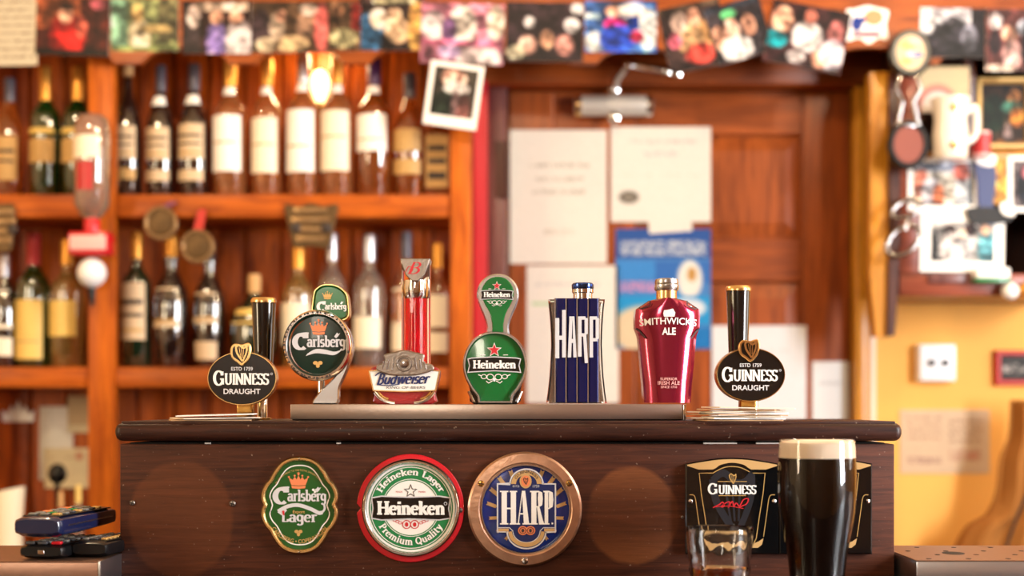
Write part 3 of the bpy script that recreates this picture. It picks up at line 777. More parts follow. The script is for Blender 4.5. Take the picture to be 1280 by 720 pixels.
# ------------------------------------------------------------------ printed pictures
SK = (226, 172, 146); PT_K = 0.84
def paint(w, h, bgc, items, noise=.05, res=52):
    nu = res; nv = max(10, int(res * h / w))
    uu, vv = np.meshgrid(np.linspace(0, 1, nu), np.linspace(0, 1, nv))
    c = np.zeros((nv, nu, 3)) + np.array(bgc, float)
    for it in items:
        k = it[0]
        if k == 'e':
            _, u, v, ru, rv, col = it[:6]
            d = np.sqrt(((uu - u) / ru) ** 2 + ((vv - v) / rv) ** 2); a = np.clip((1.12 - d) / .24, 0, 1)
        elif k == 'r':
            _, u_, u1, v_, v1, col = it[:6]
            a = ((uu >= u_) & (uu <= u1) & (vv >= v_) & (vv <= v1)).astype(float)
        elif k == 't':
            _, u_, u1, v_, v1, col = it[:6]
            a = ((uu >= u_) & (uu <= u1) & (vv >= v_) & (vv <= v1)).astype(float) * (rng.rand(nv, nu) > .4)
        c = c * (1 - a[..., None]) + np.array(col, float) * a[..., None]
    c *= 1 + noise * (rng.rand(nv, nu, 1) - .5) * 2
    if noise > .04:
        for kk, am in ((5, .35), (11, .45), (20, .35)):
            g = rng.rand(kk + 1, kk + 1)
            gx = np.stack([np.interp(np.linspace(0, kk, nu), np.arange(kk + 1), row) for row in g])
            gy = np.stack([np.interp(np.linspace(0, kk, nv), np.arange(kk + 1), gx[:, i]) for i in range(nu)], 1)
            c *= 1 + am * (gy[..., None] - .5) * 2
        c = 255 * np.clip(c / 255, 0, 1) ** 1.2
    return np.clip(c * PT_K, 0, 255), nu, nv
def person(u, base, sc, shirt, skin=SK, hair=(50, 34, 26)):
    return [('e', u, base + .32 * sc, .17 * sc, .36 * sc, shirt), ('e', u, base - .12 * sc, .085 * sc, .14 * sc, hair), ('e', u, base - .09 * sc, .072 * sc, .12 * sc, skin)]
def picture(parent, w, h, bgc, items, y, noise=.05, res=52, cx=0, cz=0):
    c, nu, nv = paint(w, h, bgc, items, noise, res)
    V = [(cx - w / 2 + w * i / (nu - 1), y, cz + h / 2 - h * j / (nv - 1)) for j in range(nv) for i in range(nu)]
    Fc = [(j * nu + i, (j + 1) * nu + i, (j + 1) * nu + i + 1, j * nu + i + 1) for j in range(nv - 1) for i in range(nu - 1)]
    o = mk('print', (V, Fc), 'picture_print', parent, smooth=False)
    at = o.data.color_attributes.new('print', 'FLOAT_COLOR', 'POINT')
    x = c / 255.0; l = np.where(x <= .04045, x / 12.92, ((x + .055) / 1.055) ** 2.4)
    at.data.foreach_set('color', np.concatenate([l.reshape(-1, 3), np.ones((nu * nv, 1))], 1).astype(np.float32).ravel())
    return o
def photo(name, label, cat, cx, cy, w, h, Y, bgc, items, ang=0, border=0, card='paper', group=None, noise=.08, res=52, thick=.0012, bottom=0):
    s = S(Y)
    th = thing(name, label, cat, W(cx, cy, Y), group); th.rotation_euler = (0, math.radians(-ang), 0)
    add(th, 'card', box(-w * s / 2, w * s / 2, 0, thick, -h * s / 2, h * s / 2), card, smooth=False)
    picture(th, (w - 2 * border) * s, (h - 2 * border - bottom) * s, bgc, items, -.0004, noise, res, cz=bottom * s / 2)
    return th
PG = 'photographs pinned along the valance'
y0 = YV - .0016
photo('note_sheet', 'cream sheet with faded handwriting at top left corner', 'paper', 15, 38, 62, 88, y0, (222, 208, 180),
      [('t', .06, .94, .08 + .11 * k, .12 + .11 * k, (150, 132, 110)) for k in range(8)], ang=1, group=None, card='paper_yellow', noise=.03)
photo('snapshot', 'snapshot of a person in red against dark background', 'photograph', 91, 33, 92, 72, y0 - .0022, (70, 30, 24),
      [('r', 0, .6, 0, .55, (150, 84, 54)), ('e', .42, .68, .25, .38, (206, 44, 40)), ('e', .40, .30, .10, .16, SK), ('e', .42, .16, .10, .07, (60, 40, 34)), ('e', .62, .5, .08, .2, (196, 96, 80)), ('r', 0, 1, .9, 1, (24, 18, 18)), ('e', .85, .1, .12, .1, (150, 80, 90))], ang=-2, group=PG)
photo('snapshot', 'green-toned snapshot of a figure in white stripes', 'photograph', 181, 31, 84, 66, y0, (126, 132, 92),
      [('r', 0, .25, 0, 1, (120, 156, 132)), ('r', .7, 1, 0, .8, (100, 96, 70)), ('e', .42, .72, .16, .34, (226, 212, 180)), ('e', .39, .28, .09, .18, (196, 164, 110)), ('e', .66, .58, .26, .08, (206, 180, 126)), ('r', 0, 1, .9, 1, (130, 140, 90))], group=PG)
photo('snapshot', 'snapshot of people in black, lilac and white tops', 'photograph', 271, 34, 86, 66, y0 - .0022, (60, 34, 30),
      [('e', .15, .72, .13, .45, (60, 50, 52)), ('e', .16, .3, .10, .22, (226, 206, 196)), ('e', .50, .78, .16, .4, (160, 140, 210)), ('e', .5, .32, .1, .14, SK), ('e', .82, .78, .2, .45, (236, 222, 224)), ('e', .78, .32, .1, .14, SK), ('r', .2, .95, .05, .2, (216, 190, 170))], group=PG)
photo('snapshot', 'snapshot of a seated group with one pink shirt', 'photograph', 361, 34, 98, 64, y0, (96, 74, 56),
      [('e', .15, .55, .14, .4, (66, 52, 56)), ('e', .35, .5, .1, .3, (190, 170, 150)), ('e', .4, .28, .07, .12, SK), ('e', .7, .5, .12, .25, (150, 120, 100)), ('e', .92, .5, .1, .5, (216, 116, 110)), ('e', .75, .15, .12, .12, (200, 180, 166)), ('e', .2, .85, .12, .15, (226, 206, 176)), ('e', .55, .82, .2, .16, (206, 178, 140))], group=PG)
photo('snapshot', 'snapshot of a table scene with maroon curtain', 'photograph', 431, 32, 40, 62, y0 - .0022, (98, 76, 58),
      [('r', .7, 1, .05, .6, (120, 44, 40)), ('e', .45, .75, .45, .2, (176, 168, 130)), ('e', .3, .2, .25, .15, (130, 96, 74))], group=PG)
photo('snapshot', 'snapshot of a huddle with a blue sweater at left', 'photograph', 489, 30, 80, 66, y0, (60, 46, 44),
      [('e', .15, .7, .22, .4, (66, 112, 150)), ('e', .3, .4, .14, .2, (236, 212, 190)), ('e', .55, .35, .12, .18, (226, 190, 160)), ('e', .6, .62, .2, .25, (230, 196, 160)), ('e', .9, .6, .14, .55, (226, 176, 104)), ('r', .2, .9, .02, .12, (206, 196, 160))], group=PG)
photo('snapshot', 'pink-toned snapshot of people in white', 'photograph', 578, 42, 104, 76, y0 - .0022, (206, 136, 156),
      [('e', .15, .38, .14, .25, (240, 220, 222)), ('e', .5, .38, .17, .34, (242, 228, 216)), ('e', .9, .3, .11, .28, (240, 226, 206)), ('e', .34, .45, .09, .2, (150, 110, 160)), ('e', .7, .88, .3, .16, (244, 226, 226)), ('e', .35, .8, .14, .12, (206, 180, 220)), ('r', 0, 1, .62, .7, (196, 110, 140))], ang=-2, group=PG)
photo('snapshot', 'dark snapshot of three pale faces against black', 'photograph', 681, 40, 96, 74, y0, (50, 36, 42),
      [('e', .28, .72, .12, .16, (224, 176, 160)), ('e', .53, .63, .09, .16, (220, 170, 140)), ('e', .76, .72, .12, .18, (206, 150, 140)), ('e', .12, .85, .13, .12, (216, 206, 180)), ('e', .3, .34, .07, .10, (196, 190, 190)), ('e', .85, .38, .1, .13, (206, 200, 200)), ('e', .92, .1, .08, .1, (226, 222, 222))], ang=-1, group=PG)
photo('snapshot', 'bright blue snapshot with a pink spot in the middle', 'photograph', 776, 33, 90, 64, y0 - .0022, (70, 110, 170),
      [('e', .14, .8, .14, .2, (236, 240, 240)), ('e', .42, .46, .16, .14, (214, 46, 130)), ('e', .45, .75, .25, .28, (50, 84, 190)), ('e', .88, .55, .16, .4, (226, 232, 234)), ('e', .72, .7, .1, .12, (206, 60, 100)), ('e', .4, .2, .12, .12, SK), ('e', .65, .2, .2, .15, (230, 220, 210)), ('r', 0, .2, .25, .36, (190, 216, 226)), ('r', .6, .75, .3, .55, (20, 60, 150))], group=PG)
photo('snapshot', 'tilted dark snapshot of faces around a red and cream shirt', 'photograph', 868, 45, 78, 82, y0, (66, 50, 48),
      [('e', .5, .55, .3, .25, (226, 186, 140)), ('e', .55, .78, .25, .16, (206, 80, 70)), ('e', .3, .25, .13, .17, (236, 206, 190)), ('e', .55, .2, .1, .16, SK), ('e', .75, .45, .14, .2, (226, 176, 120)), ('e', .18, .52, .12, .12, (206, 110, 130)), ('r', 0, 1, 0, .08, (90, 74, 60))], ang=12, group=PG)
photo('snapshot', 'tilted snapshot of heads with a green tint at top', 'photograph', 923, 38, 72, 72, y0 - .0022, (56, 50, 54),
      [('e', .15, .55, .14, .22, SK), ('e', .4, .45, .13, .2, (232, 182, 162)), ('e', .7, .45, .12, .2, SK), ('e', .4, .8, .28, .22, (236, 232, 230)), ('e', .4, .18, .14, .08, (90, 160, 110)), ('r', 0, 1, 0, .1, (50, 56, 66))], ang=16, group=PG)
photo('snapshot', 'tilted snapshot of people in white beside a teal top', 'photograph', 1009, 46, 98, 78, y0 - .0044, (60, 34, 36),
      [('e', .15, .3, .14, .22, SK), ('e', .1, .62, .16, .14, (20, 140, 150)), ('e', .5, .5, .2, .25, (240, 236, 234)), ('e', .5, .18, .08, .12, (220, 140, 120)), ('e', .85, .35, .1, .2, (206, 130, 126)), ('e', .85, .72, .16, .25, (206, 196, 206)), ('e', .4, .85, .12, .1, (236, 226, 224)), ('e', .7, .82, .1, .14, SK)], ang=-11, group=PG)
# shaped sticker
Yk = y0; sk = S(Yk)
st = thing('sticker', 'white cut-out sticker with orange and blue blots on valance', 'sticker', W(1084, 31, Yk))
add(st, 'backing', plate(smooth_poly([(-26, 18), (-16, 20), (0, 24), (14, 21), (27, 17), (24, 0), (26, -18), (14, -17), (2, -24), (-10, -17), (-26, -20), (-22, -2)], 4), 0, .0012, sk), 'card_white', smooth=False)
pr(st, 'print', poly2(ell(8, 9, 12, 10, 20)), 'orange_print', -.0005, sk)
pr(st, 'print', poly2(ell(-13, 1, 7, 9, 18), ell(-6, 6, 5, 4, 12)), 'blue_enamel', -.0006, sk)
pr(st, 'print', poly2(R2(-18, 16, -15, -9)), 'ribbon_purple', -.0005, sk)
photo('snapshot', 'black and white snapshot of two dark figures', 'photograph', 1191, 41, 82, 62, y0, (206, 204, 210),
      [('r', .78, 1, 0, 1, (34, 28, 34)), ('r', 0, 1, .5, 1, (40, 36, 42)), ('e', .5, .6, .25, .4, (56, 54, 62)), ('e', .5, .3, .1, .14, (76, 74, 80)), ('e', .2, .55, .14, .25, (60, 58, 66)), ('e', .75, .6, .12, .3, (110, 110, 120)), ('e', .1, .3, .12, .25, (230, 230, 232))], ang=-1, group=PG)
photo('snapshot', 'crowd snapshot cut off by the right picture edge', 'photograph', 1262, 50, 60, 78, y0 - .0022, (120, 70, 66),
      [('e', .2, .2, .15, .14, (232, 222, 222)), ('e', .5, .4, .16, .14, SK), ('e', .2, .55, .14, .2, (60, 44, 50)), ('e', .55, .75, .2, .25, (226, 186, 180)), ('e', .8, .3, .15, .14, (200, 206, 220)), ('e', .85, .6, .12, .3, (40, 30, 36)), ('r', 0, .6, .9, 1, (220, 196, 180))], ang=-1, group=PG)
photo('instant_photo', 'white-bordered instant photo hanging tilted below the valance', 'photograph', 567, 119, 67, 80, YV - .006, (70, 64, 56),
      [('e', .45, .2, .3, .18, (230, 180, 160)), ('e', .55, .42, .3, .14, (236, 226, 220)), ('e', .3, .8, .3, .3, (44, 54, 44)), ('e', .75, .8, .16, .3, (120, 80, 76)), ('e', .55, .72, .08, .28, (150, 120, 120))], ang=-8, border=6, bottom=7, card='card_white')

# ------------------------------------------------------------------ notices on the door
yp = YD - .0016
def sheet(label, cx, cy, w, h, items, bgc=(240, 234, 224), ang=0, y=yp, name='notice', res=70, cat='notice', noise=.02):
    return photo(name, label, cat, cx, cy, w, h, y, bgc, items, ang, 0, 'paper', None, noise, res)
G1 = (196, 188, 176)
sheet('tall blank-looking white notice with three faint lines on door', 698, 246, 121, 167, [('t', .2, .82, .25, .28, G1), ('t', .25, .76, .35, .38, G1), ('t', .22, .78, .45, .48, G1), ('t', .34, .66, .74, .78, (212, 204, 192))])
sheet('certificate with faint heading and small dark oval seal on door', 826, 218, 125, 119, [('t', .18, .86, .13, .18, (206, 200, 196)), ('t', .32, .68, .26, .31, (206, 200, 200)), ('r', 0, 1, .39, .395, (214, 204, 190)), ('e', .18, .74, .10, .065, (104, 96, 86)), ('e', .18, .74, .06, .03, (150, 140, 126)), ('t', .1, .9, .5, .52, (226, 218, 206))])
sheet('white sheet with green line low on door, half hidden by taps', 716, 418, 115, 172, [('r', .05, .5, .27, .29, (170, 216, 160)), ('t', .1, .8, .12, .15, (206, 204, 204)), ('t', .1, .85, .4, .42, (220, 218, 216))], y=yp)
ob = [('r', 0, 1, 0, .25, (40, 84, 160)), ('t', .05, .95, .10, .22, (190, 200, 214)), ('r', 0, .42, .27, .42, (60, 140, 216)), ('r', .42, 1, .27, .45, (50, 110, 190)), ('e', .78, .42, .13, .16, (240, 236, 226)), ('e', .8, .38, .05, .06, (200, 150, 80)),
      ('t', .05, .5, .44, .52, (220, 150, 190)), ('r', 0, 1, .56, .80, (30, 150, 216)), ('e', .3, .84, .35, .2, (230, 206, 170)), ('e', .75, .66, .2, .08, (226, 232, 240)), ('r', .6, 1, .82, 1, (20, 120, 196))]
sheet('blue poster with pale lettering and a cream shape on door', 829, 361, 119, 150, ob, (70, 130, 200), name='poster', cat='poster', noise=.035)
sheet('small white card tucked above the blue poster', 838, 283, 54, 15, [], ang=4, y=yp - .002, name='card', cat='card', res=20)
sheet('plain white sheet behind the right black oval tap', 949, 466, 118, 118, [('t', .35, .8, .25, .28, (214, 212, 212))], (238, 236, 238), y=yp)
sheet('narrow white slip at lower right corner of door', 1038, 489, 45, 74, [('t', .2, .8, .33, .4, (200, 198, 200))], (236, 236, 236), y=yp)
# door closer
dc = thing('door_closer', 'grey cylinder door closer with jointed arm above the door', 'door closer', W(766, 135, YD - .001)); sd = S(YD)
add(dc, 'cylinder', rot(lathe([(.016, -.092), (.022, -.088), (.024, -.08), (.024, .08), (.022, .088), (.016, .092)], 22), 'Y', PI / 2, (0, 0, 0)), 'closer_grey', loc=(0, -.026, 0))
add(dc, 'end_ring', rot(lathe([(.0252, -.006), (.0262, 0), (.0252, .006)], 22), 'Y', PI / 2), 'gold', loc=(-.084, -.026, 0))
add(dc, 'end_ring', rot(lathe([(.0252, -.006), (.0262, 0), (.0252, .006)], 22), 'Y', PI / 2), 'chrome', loc=(.084, -.026, 0))
for dzz in (.036, -.030): add(dc, 'pivot', rot(lathe([(.014, 0), (.015, .008), (.012, .014), (.005, .017)], 18), 'X', PI / 2), 'chrome', loc=(0, -.034, dzz))
ax = [(0, -.055, .04), (.02, -.075, .06), (.036, -.085, .078)]
add(dc, 'arm', tube([(0, -.04, .036), (.006, -.07, .05), (.03, -.085, .084)], .006, 8), 'closer_grey')
add(dc, 'arm', tube([(.03, -.085, .084), (.145, -.078, .064)], .007, 8), 'chrome')
for p in ((.03, -.090, .084), (.118, -.082, .070), (.142, -.078, .066)): add(dc, 'joint', rot(lathe([(.013, -.009), (.015, 0), (.013, .007), (.006, .010)], 16), 'X', PI / 2), 'chrome', loc=p)

# ------------------------------------------------------------------ right hand display cabinet with its clutter
YC = 1.40
cab = thing('display_cabinet', 'dark reddish wooden wall cabinet at upper right covered with photos', 'cabinet', (WX(1225, YC), 1.5, E + .242)); c0 = cab.location
def cb(name, g, mat, **k): return add(cab, name, move(g, (-c0.x, -c0.y, -c0.z)), mat, **k)
cx0, cx1 = WX(1124, YC), WX(1345, YC); zb_, zt_ = E + .242, WZ(-18, YC)
cb('stile', bbox(cx0, WX(1152, YC), YC, YC + .022, zb_ + .05, zt_, .003), 'red_wood')
cb('stile', bbox(WX(1318, YC), cx1, YC, YC + .022, zb_ + .05, zt_, .003), 'red_wood')
cb('bottom_rail', bbox(cx0, cx1, YC, YC + .022, zb_, zb_ + .049, .003), 'red_wood')
cb('bottom_board', box(cx0 + .002, cx1 - .002, YC + .023, YB - .002, zb_, zb_ + .02), 'red_wood', smooth=False)
cb('back_panel', box(cx0 + .02, cx1 - .02, YB - .012, YB - .002, zb_ + .021, zt_), 'dark_wood', smooth=False)
cb('side_panel', box(cx0, cx0 + .018, YC + .023, YB - .002, zb_ + .021, zt_), 'dark_wood', smooth=False)
cb('side_panel', box(cx1 - .018, cx1, YC + .023, YB - .002, zb_ + .021, zt_), 'dark_wood', smooth=False)
cb('inner_shelf', bbox(cx0 + .019, cx1 - .019, YC + .002, YB - .013, WZ(198, YC), WZ(189, YC), .002), 'frame_wood')
mu = [(WX(1206, YC), WX(1219, YC))]
cb('mullion', bbox(WX(1205, YC), WX(1220, YC), YC + .003, YC + .02, WZ(188, YC), zt_, .002), 'dark_wood')
# curved bracket end that hangs beside the door
Yq = 1.402; sq_ = S(Yq)
br = thing('bracket_board', 'tapered gold-brown bracket board hanging beside the door casing', 'bracket', W(1104, 420, Yq))
add(br, 'face', plate([(-9, 0), (4, 0), (6, 100), (6, 330), (-16, 330), (-16, 75)], 0, .05, sq_), 'frame_wood', smooth=False)
add(br, 'edge', plate([(4.2, 0), (13, 0), (19, 110), (19, 330), (6.2, 330), (6.2, 100)], -.012, .06, sq_), 'dark_wood', smooth=False)
yc = YC - .0018
RG = 'photographs on the right cabinet'
photo('cream_card', 'beige card behind the white jug on right cabinet', 'card', 1181, 112, 62, 58, yc, (208, 190, 152), [('e', .35, .9, .42, .5, (214, 120, 112)), ('e', .35, .95, .34, .42, (232, 222, 214)), ('r', 0, 1, 0, .05, (190, 172, 134))], card='card_brown', noise=.03)
photo('snapshot', 'white-bordered snapshot of two people left of the dark ribbon', 'photograph', 1179, 230, 88, 66, yc - .0016, (216, 206, 190),
      [('r', 0, 1, 0, .2, (150, 156, 170)), ('e', .14, .5, .14, .35, (190, 120, 100)), ('e', .3, .75, .16, .4, (232, 228, 236)), ('e', .42, .8, .10, .3, (216, 130, 90)), ('e', .82, .7, .14, .5, (224, 230, 236)), ('e', .8, .22, .13, .22, (176, 96, 84)), ('r', .93, 1, .2, 1, (40, 50, 60))], border=6, card='card_white', group=RG)
photo('snapshot', 'white-bordered snapshot of a group in white and teal, lower right', 'photograph', 1203, 302, 105, 76, yc - .0032, (190, 186, 182),
      [('e', .3, .25, .1, .18, (60, 40, 36)), ('e', .3, .7, .14, .45, (226, 218, 214)), ('e', .55, .65, .14, .45, (232, 230, 230)), ('e', .62, .2, .1, .16, (70, 44, 40)), ('e', .88, .65, .14, .5, (110, 176, 190)), ('e', .86, .2, .08, .14, SK), ('e', .06, .6, .05, .4, (40, 48, 50)), ('e', .5, .3, .06, .1, SK)], border=13, card='card_white', ang=-1, group=RG)
photo('snapshot', 'white-bordered snapshot cut off at the right edge below cabinet shelf', 'photograph', 1290, 230, 60, 70, yc - .0016, (120, 110, 112),
      [('e', .3, .5, .2, .4, (30, 34, 44)), ('e', .35, .25, .14, .14, (206, 130, 140)), ('e', .7, .5, .2, .4, (150, 110, 90))], border=6, card='card_white', group=RG)
photo('orange_card', 'plain orange card between two white-bordered snapshots', 'card', 1249, 226, 24, 58, yc, (222, 164, 84), [], card='card_brown')
# dark ribbon rosette
sr = S(yc)
rs = thing('rosette', 'dark blue and pale ribbon rosette hanging between the snapshots', 'rosette', W(1233, 238, yc - .007))
add(rs, 'streamer', plate(smooth_poly([(-14, 38), (2, 42), (12, 20), (8, -20), (18, -38), (-2, -42), (-10, -20), (-12, 8)], 4), -.003, .002, sr), 'navy_print')
add(rs, 'streamer', plate(smooth_poly([(-22, -22), (24, -24), (30, -38), (4, -42), (-20, -40)], 4), -.0052, -.0032, sr), 'black_matte')
add(rs, 'bow', plate(smooth_poly([(-14, 42), (10, 44), (8, 30), (-10, 32)], 4), -.0055, -.0032, sr), 'card_white')
add(rs, 'bow', plate(smooth_poly([(16, -18), (30, -14), (34, -32), (20, -30)], 4), -.0076, -.0054, sr), 'card_white')
# white jug with handle on the inner shelf
Yj = 1.335; sj = S(Yj)
jz = WZ(200, Yj)
jt = thing('ceramic_jug', 'white ceramic character-free jug with loop handle before beige card', 'jug', (WX(1188, Yj), Yj, jz))
jt['label'] = 'white ceramic jug with loop handle in front of beige card'
add(jt, 'body', lathe([(18 * sj, 0), (21 * sj, 6 * sj), (22 * sj, 30 * sj), (20 * sj, 50 * sj), (23 * sj, 68 * sj), (25 * sj, 76 * sj), (22 * sj, 75 * sj), (18 * sj, 60 * sj)], 28), 'ceramic')
add(jt, 'handle', tube(smooth_poly([(20 * sj, 0, 60 * sj), (30 * sj, 0, 66 * sj), (33 * sj, 0, 48 * sj), (30 * sj, 0, 30 * sj), (20 * sj, 0, 22 * sj)], 5, False), 5 * sj, 10), 'ceramic')
add(jt, 'wall_hook', tube([(0, 22 * sj, 40 * sj), (0, YC - Yj - .004, 40 * sj)], .004, 8), 'brass')
for q in (15, 62): add(jt, 'knob', move(rot(lathe([(.008, 0), (.007, .005), (.003, .007)], 12), 'X', PI / 2), (-2 * sj, -21 * sj, q * sj)), 'brass')
cn = thing('small_tin', 'small red and white tin beside the jug handle', 'tin', (WX(1226, 1.372), 1.372, WZ(197, 1.372))); s_ = S(1.372)
add(cn, 'can', lathe([(11 * s_, 0), (12 * s_, 2 * s_), (12 * s_, 30 * s_), (11 * s_, 32 * s_)], 20), 'pink_print')
mk('label', patch(12.3 * s_, 4 * s_, 28 * s_, 1.1), 'cap_red', cn)
add(cn, 'bracket', bbox(-.004, .004, 12 * s_, YC - .002 - 1.372, 2 * s_, 5 * s_, .001), 'steel')
# gold framed picture in the cabinet
Yg = 1.47
gp = thing('framed_picture', 'gold-framed picture of a figure in green inside right cabinet', 'picture', W(1254, 142, Yg)); sg_ = S(Yg)
add(gp, 'frame', rim(R2(-36, 36, -46, 46), 9, -.012, .008, sg_), 'gold_print')
add(gp, 'backing', box(-30 * sg_, 30 * sg_, .002, .006, -40 * sg_, 40 * sg_), 'label_dark', smooth=False)
picture(gp, 60 * sg_, 80 * sg_, (60, 44, 30), [('e', .3, .5, .25, .3, (24, 44, 30)), ('e', .72, .24, .14, .12, (216, 150, 90)), ('e', .66, .4, .2, .10, (90, 150, 130)), ('e', .78, .55, .14, .16, (206, 130, 60)), ('e', .6, .85, .08, .2, (160, 140, 136)), ('r', 0, 1, .92, 1, (110, 74, 40))], .0005)
# hanging bottle opener paddle
Yh = 1.345; sh = S(Yh)
bo = thing('hanging_opener', 'black paddle-shaped hanging opener with colourful round head and leather loop', 'bottle opener', W(1135, 210, Yh))
add(bo, 'head', plate(ell(2, 143, 27, 30, 36), -.010, .006, sh, 3), 'black_plastic')
pr(bo, 'print', poly2(ell(2, 143, 18, 22, 30)), 'label_beige', -.0104, sh)
pr(bo, 'print', poly2(ell(-2, 152, 10, 6, 18), ell(-4, 132, 7, 5, 18)), 'label_yellow', -.0108, sh)
pr(bo, 'print', poly2(ell(6, 140, 11, 5, 18)), 'blue_enamel', -.0108, sh)
pr(bo, 'print', poly2(ell(7, 157, 8, 4, 18)), 'pink_print', -.0109, sh)
for q in (-12, 12): add(bo, 'rod', tube([(q * .9 * sh, 0, 118 * sh), (q * 1.2 * sh, -.004, 98 * sh), (q * .5 * sh, -.004, 82 * sh), (q * 1.1 * sh, 0, 56 * sh)], 3.4 * sh, 10), 'dark_chrome')
add(bo, 'collar', bbox(-15 * sh, 15 * sh, -.008, .008, 50 * sh, 58 * sh, .003), 'satin_chrome')
add(bo, 'loop', rim(ell(0, 29, 26, 31, 36), 8, -.010, .006, sh), 'black_plastic')
add(bo, 'leather_pad', plate(ell(0, 29, 18.5, 23, 30), -.004, .003, sh), 'leather')
add(bo, 'hanger', tube([(2 * sh, .006, 160 * sh), (2 * sh, YV - Yh - .001, 168 * sh)], .003, 6), 'black_plastic')
# chrome shackle
ch = thing('chrome_shackle', 'chrome double shackle hanging on the cabinet stile', 'shackle', W(1131, 325, Yh + .01)); sc = S(Yh + .01)
def loopp(cx, cy, a, b, ang, n=20):
    ca, sa = math.cos(ang), math.sin(ang); out = []
    for i in range(n):
        t = 2 * PI * i / n; x, z = a * math.cos(t), b * math.sin(t)
        out.append(((cx + x * ca - z * sa) * sc, .004 * math.sin(t), (cy + x * sa + z * ca) * sc))
    return out
add(ch, 'cuff', tube(loopp(-2, 24, 24, 15, .75), 3.4 * sc, 10, True), 'dark_chrome')
add(ch, 'cuff', tube(loopp(2, 64, 20, 10, .45), 3.2 * sc, 10, True), 'dark_chrome')
add(ch, 'link', tube([(0, 0, 38 * sc), (4 * sc, -.002, 48 * sc), (2 * sc, 0, 56 * sc)], 3.4 * sc, 8), 'satin_chrome')
add(ch, 'hook', tube([(14 * sc, .002, 72 * sc), (15 * sc, YC - Yh - .012, 76 * sc)], .003, 6), 'chrome')
# small things on the cabinet's bottom rail
wb = thing('small_carton', 'small white carton with green base under lower right snapshot', 'carton', W(1240, 353, 1.372)); s_ = S(1.372)
add(wb, 'box', bbox(-21 * s_, 21 * s_, -.012, .0255, 5 * s_, 18 * s_, .003), 'card_white')
add(wb, 'base_band', bbox(-21.5 * s_, 21.5 * s_, -.0125, .0255, 0, 4.8 * s_, .001), 'green_ring')
sb = thing('name_strip', 'mauve name strip on the cabinet bottom rail', 'strip', W(1188, 348, YC - .001))
add(sb, 'plate', bbox(-28 * S(YC), 28 * S(YC), -.006, 0, -6 * S(YC), 6 * S(YC), .002), 'jamb_wood')
for lab, px_, py_, mt in (('pale round ball knob under the cabinet rail', 1258, 365, 'card_white'), ('gold round ball knob at right edge under the cabinet rail', 1279, 363, 'cap_gold')):
    kn = thing('ball_knob', lab, 'knob', W(px_, py_, YC - .0005), 'ball knobs under the cabinet')
    add(kn, 'ball', lathe([(max(.001, .019 * math.cos(a)), .019 * math.sin(a)) for a in [(-PI / 2 + PI * k / 8) for k in range(9)]], 18), mt, loc=(0, -.024, 0))
    add(kn, 'stem', rot(lathe([(.006, 0), (.006, .010)], 10), 'X', PI / 2), 'brass')
# things on the yellow wall
sw = thing('wall_switch', 'white double switch box with two dark buttons on yellow wall', 'switch', W(1167, 454, YB - .0005)); s_ = S(YB)
add(sw, 'back_box', bbox(-23 * s_, 23 * s_, -.03, 0, -23 * s_, 23 * s_, .003), 'white_plastic')
add(sw, 'face_plate', bbox(-22 * s_, 22 * s_, -.036, -.0305, -22 * s_, 22 * s_, .002), 'white_plastic')
for q in (-8, 9): add(sw, 'button', rot(lathe([(.009, 0), (.009, .005), (.006, .008)], 14), 'X', PI / 2), 'grey_plastic', loc=(q * s_, -.0365, 0))
rf = thing('framed_plaque', 'red-framed dark plaque on yellow wall at right edge', 'picture frame', W(1272, 460, YB - .001))
add(rf, 'frame', rim(R2(-30, 30, -22, 22), 7, -.02, 0, s_), 'red_frame')
add(rf, 'backing', box(-25 * s_, 25 * s_, -.004, -.001, -17 * s_, 17 * s_), 'black_matte', smooth=False)
picture(rf, 48 * s_, 32 * s_, (74, 70, 66), [('r', .1, .9, .35, .65, (150, 146, 140)), ('r', .5, 1, .2, .4, (40, 36, 34))], -.0052)
photo('wall_notice', 'faded pinkish notice with small print on yellow wall', 'notice', 1181, 552, 112, 80, YB - .0022, (228, 196, 160),
      [('t', .08, .45, .12 + .1 * k, .16 + .1 * k, (190, 150, 124)) for k in range(4)] + [('t', .55, .92, .16 + .1 * k, .22 + .1 * k, (186, 150, 120)) for k in range(4)] + [('t', .08, .45, .75, .85, (176, 136, 120)), ('e', .8, .72, .07, .06, (226, 140, 110)), ('t', .55, .9, .62, .8, (206, 160, 130))], res=70, noise=.03)
# folded brown sheet standing in for an unidentified shape at right, cable in front
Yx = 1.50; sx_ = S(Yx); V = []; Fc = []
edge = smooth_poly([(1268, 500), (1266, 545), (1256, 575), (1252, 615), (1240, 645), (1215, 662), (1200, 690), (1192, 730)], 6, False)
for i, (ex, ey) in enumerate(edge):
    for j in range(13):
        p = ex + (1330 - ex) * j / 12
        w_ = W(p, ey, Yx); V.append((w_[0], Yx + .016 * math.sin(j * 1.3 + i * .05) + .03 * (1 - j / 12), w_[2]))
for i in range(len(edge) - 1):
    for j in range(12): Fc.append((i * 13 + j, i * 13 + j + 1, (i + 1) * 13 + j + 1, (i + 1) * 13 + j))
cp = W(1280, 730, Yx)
folded_sheet = mk('brown_sheet', ([(a - cp[0], b - cp[1], c - cp[2]) for a, b, c in V], Fc), 'sheet_brown', None, cp)
sol = folded_sheet.modifiers.new('thick', 'SOLIDIFY'); sol.thickness = .004
tag(folded_sheet, 'brown folded stand-in sheet before yellow wall at lower right', 'folded_sheet')
cb0 = W(1255, 690, 1.43)
cbp = [W(1300, 590, 1.43), W(1282, 622, 1.43), W(1268, 655, 1.43), W(1256, 690, 1.43), W(1248, 730, 1.43)]
cable = mk('cable', tube(smooth_poly([(p[0] - cb0[0], p[1] - cb0[1], p[2] - cb0[2]) for p in cbp], 5, False), .0035, 8), 'black_matte', None, cb0)
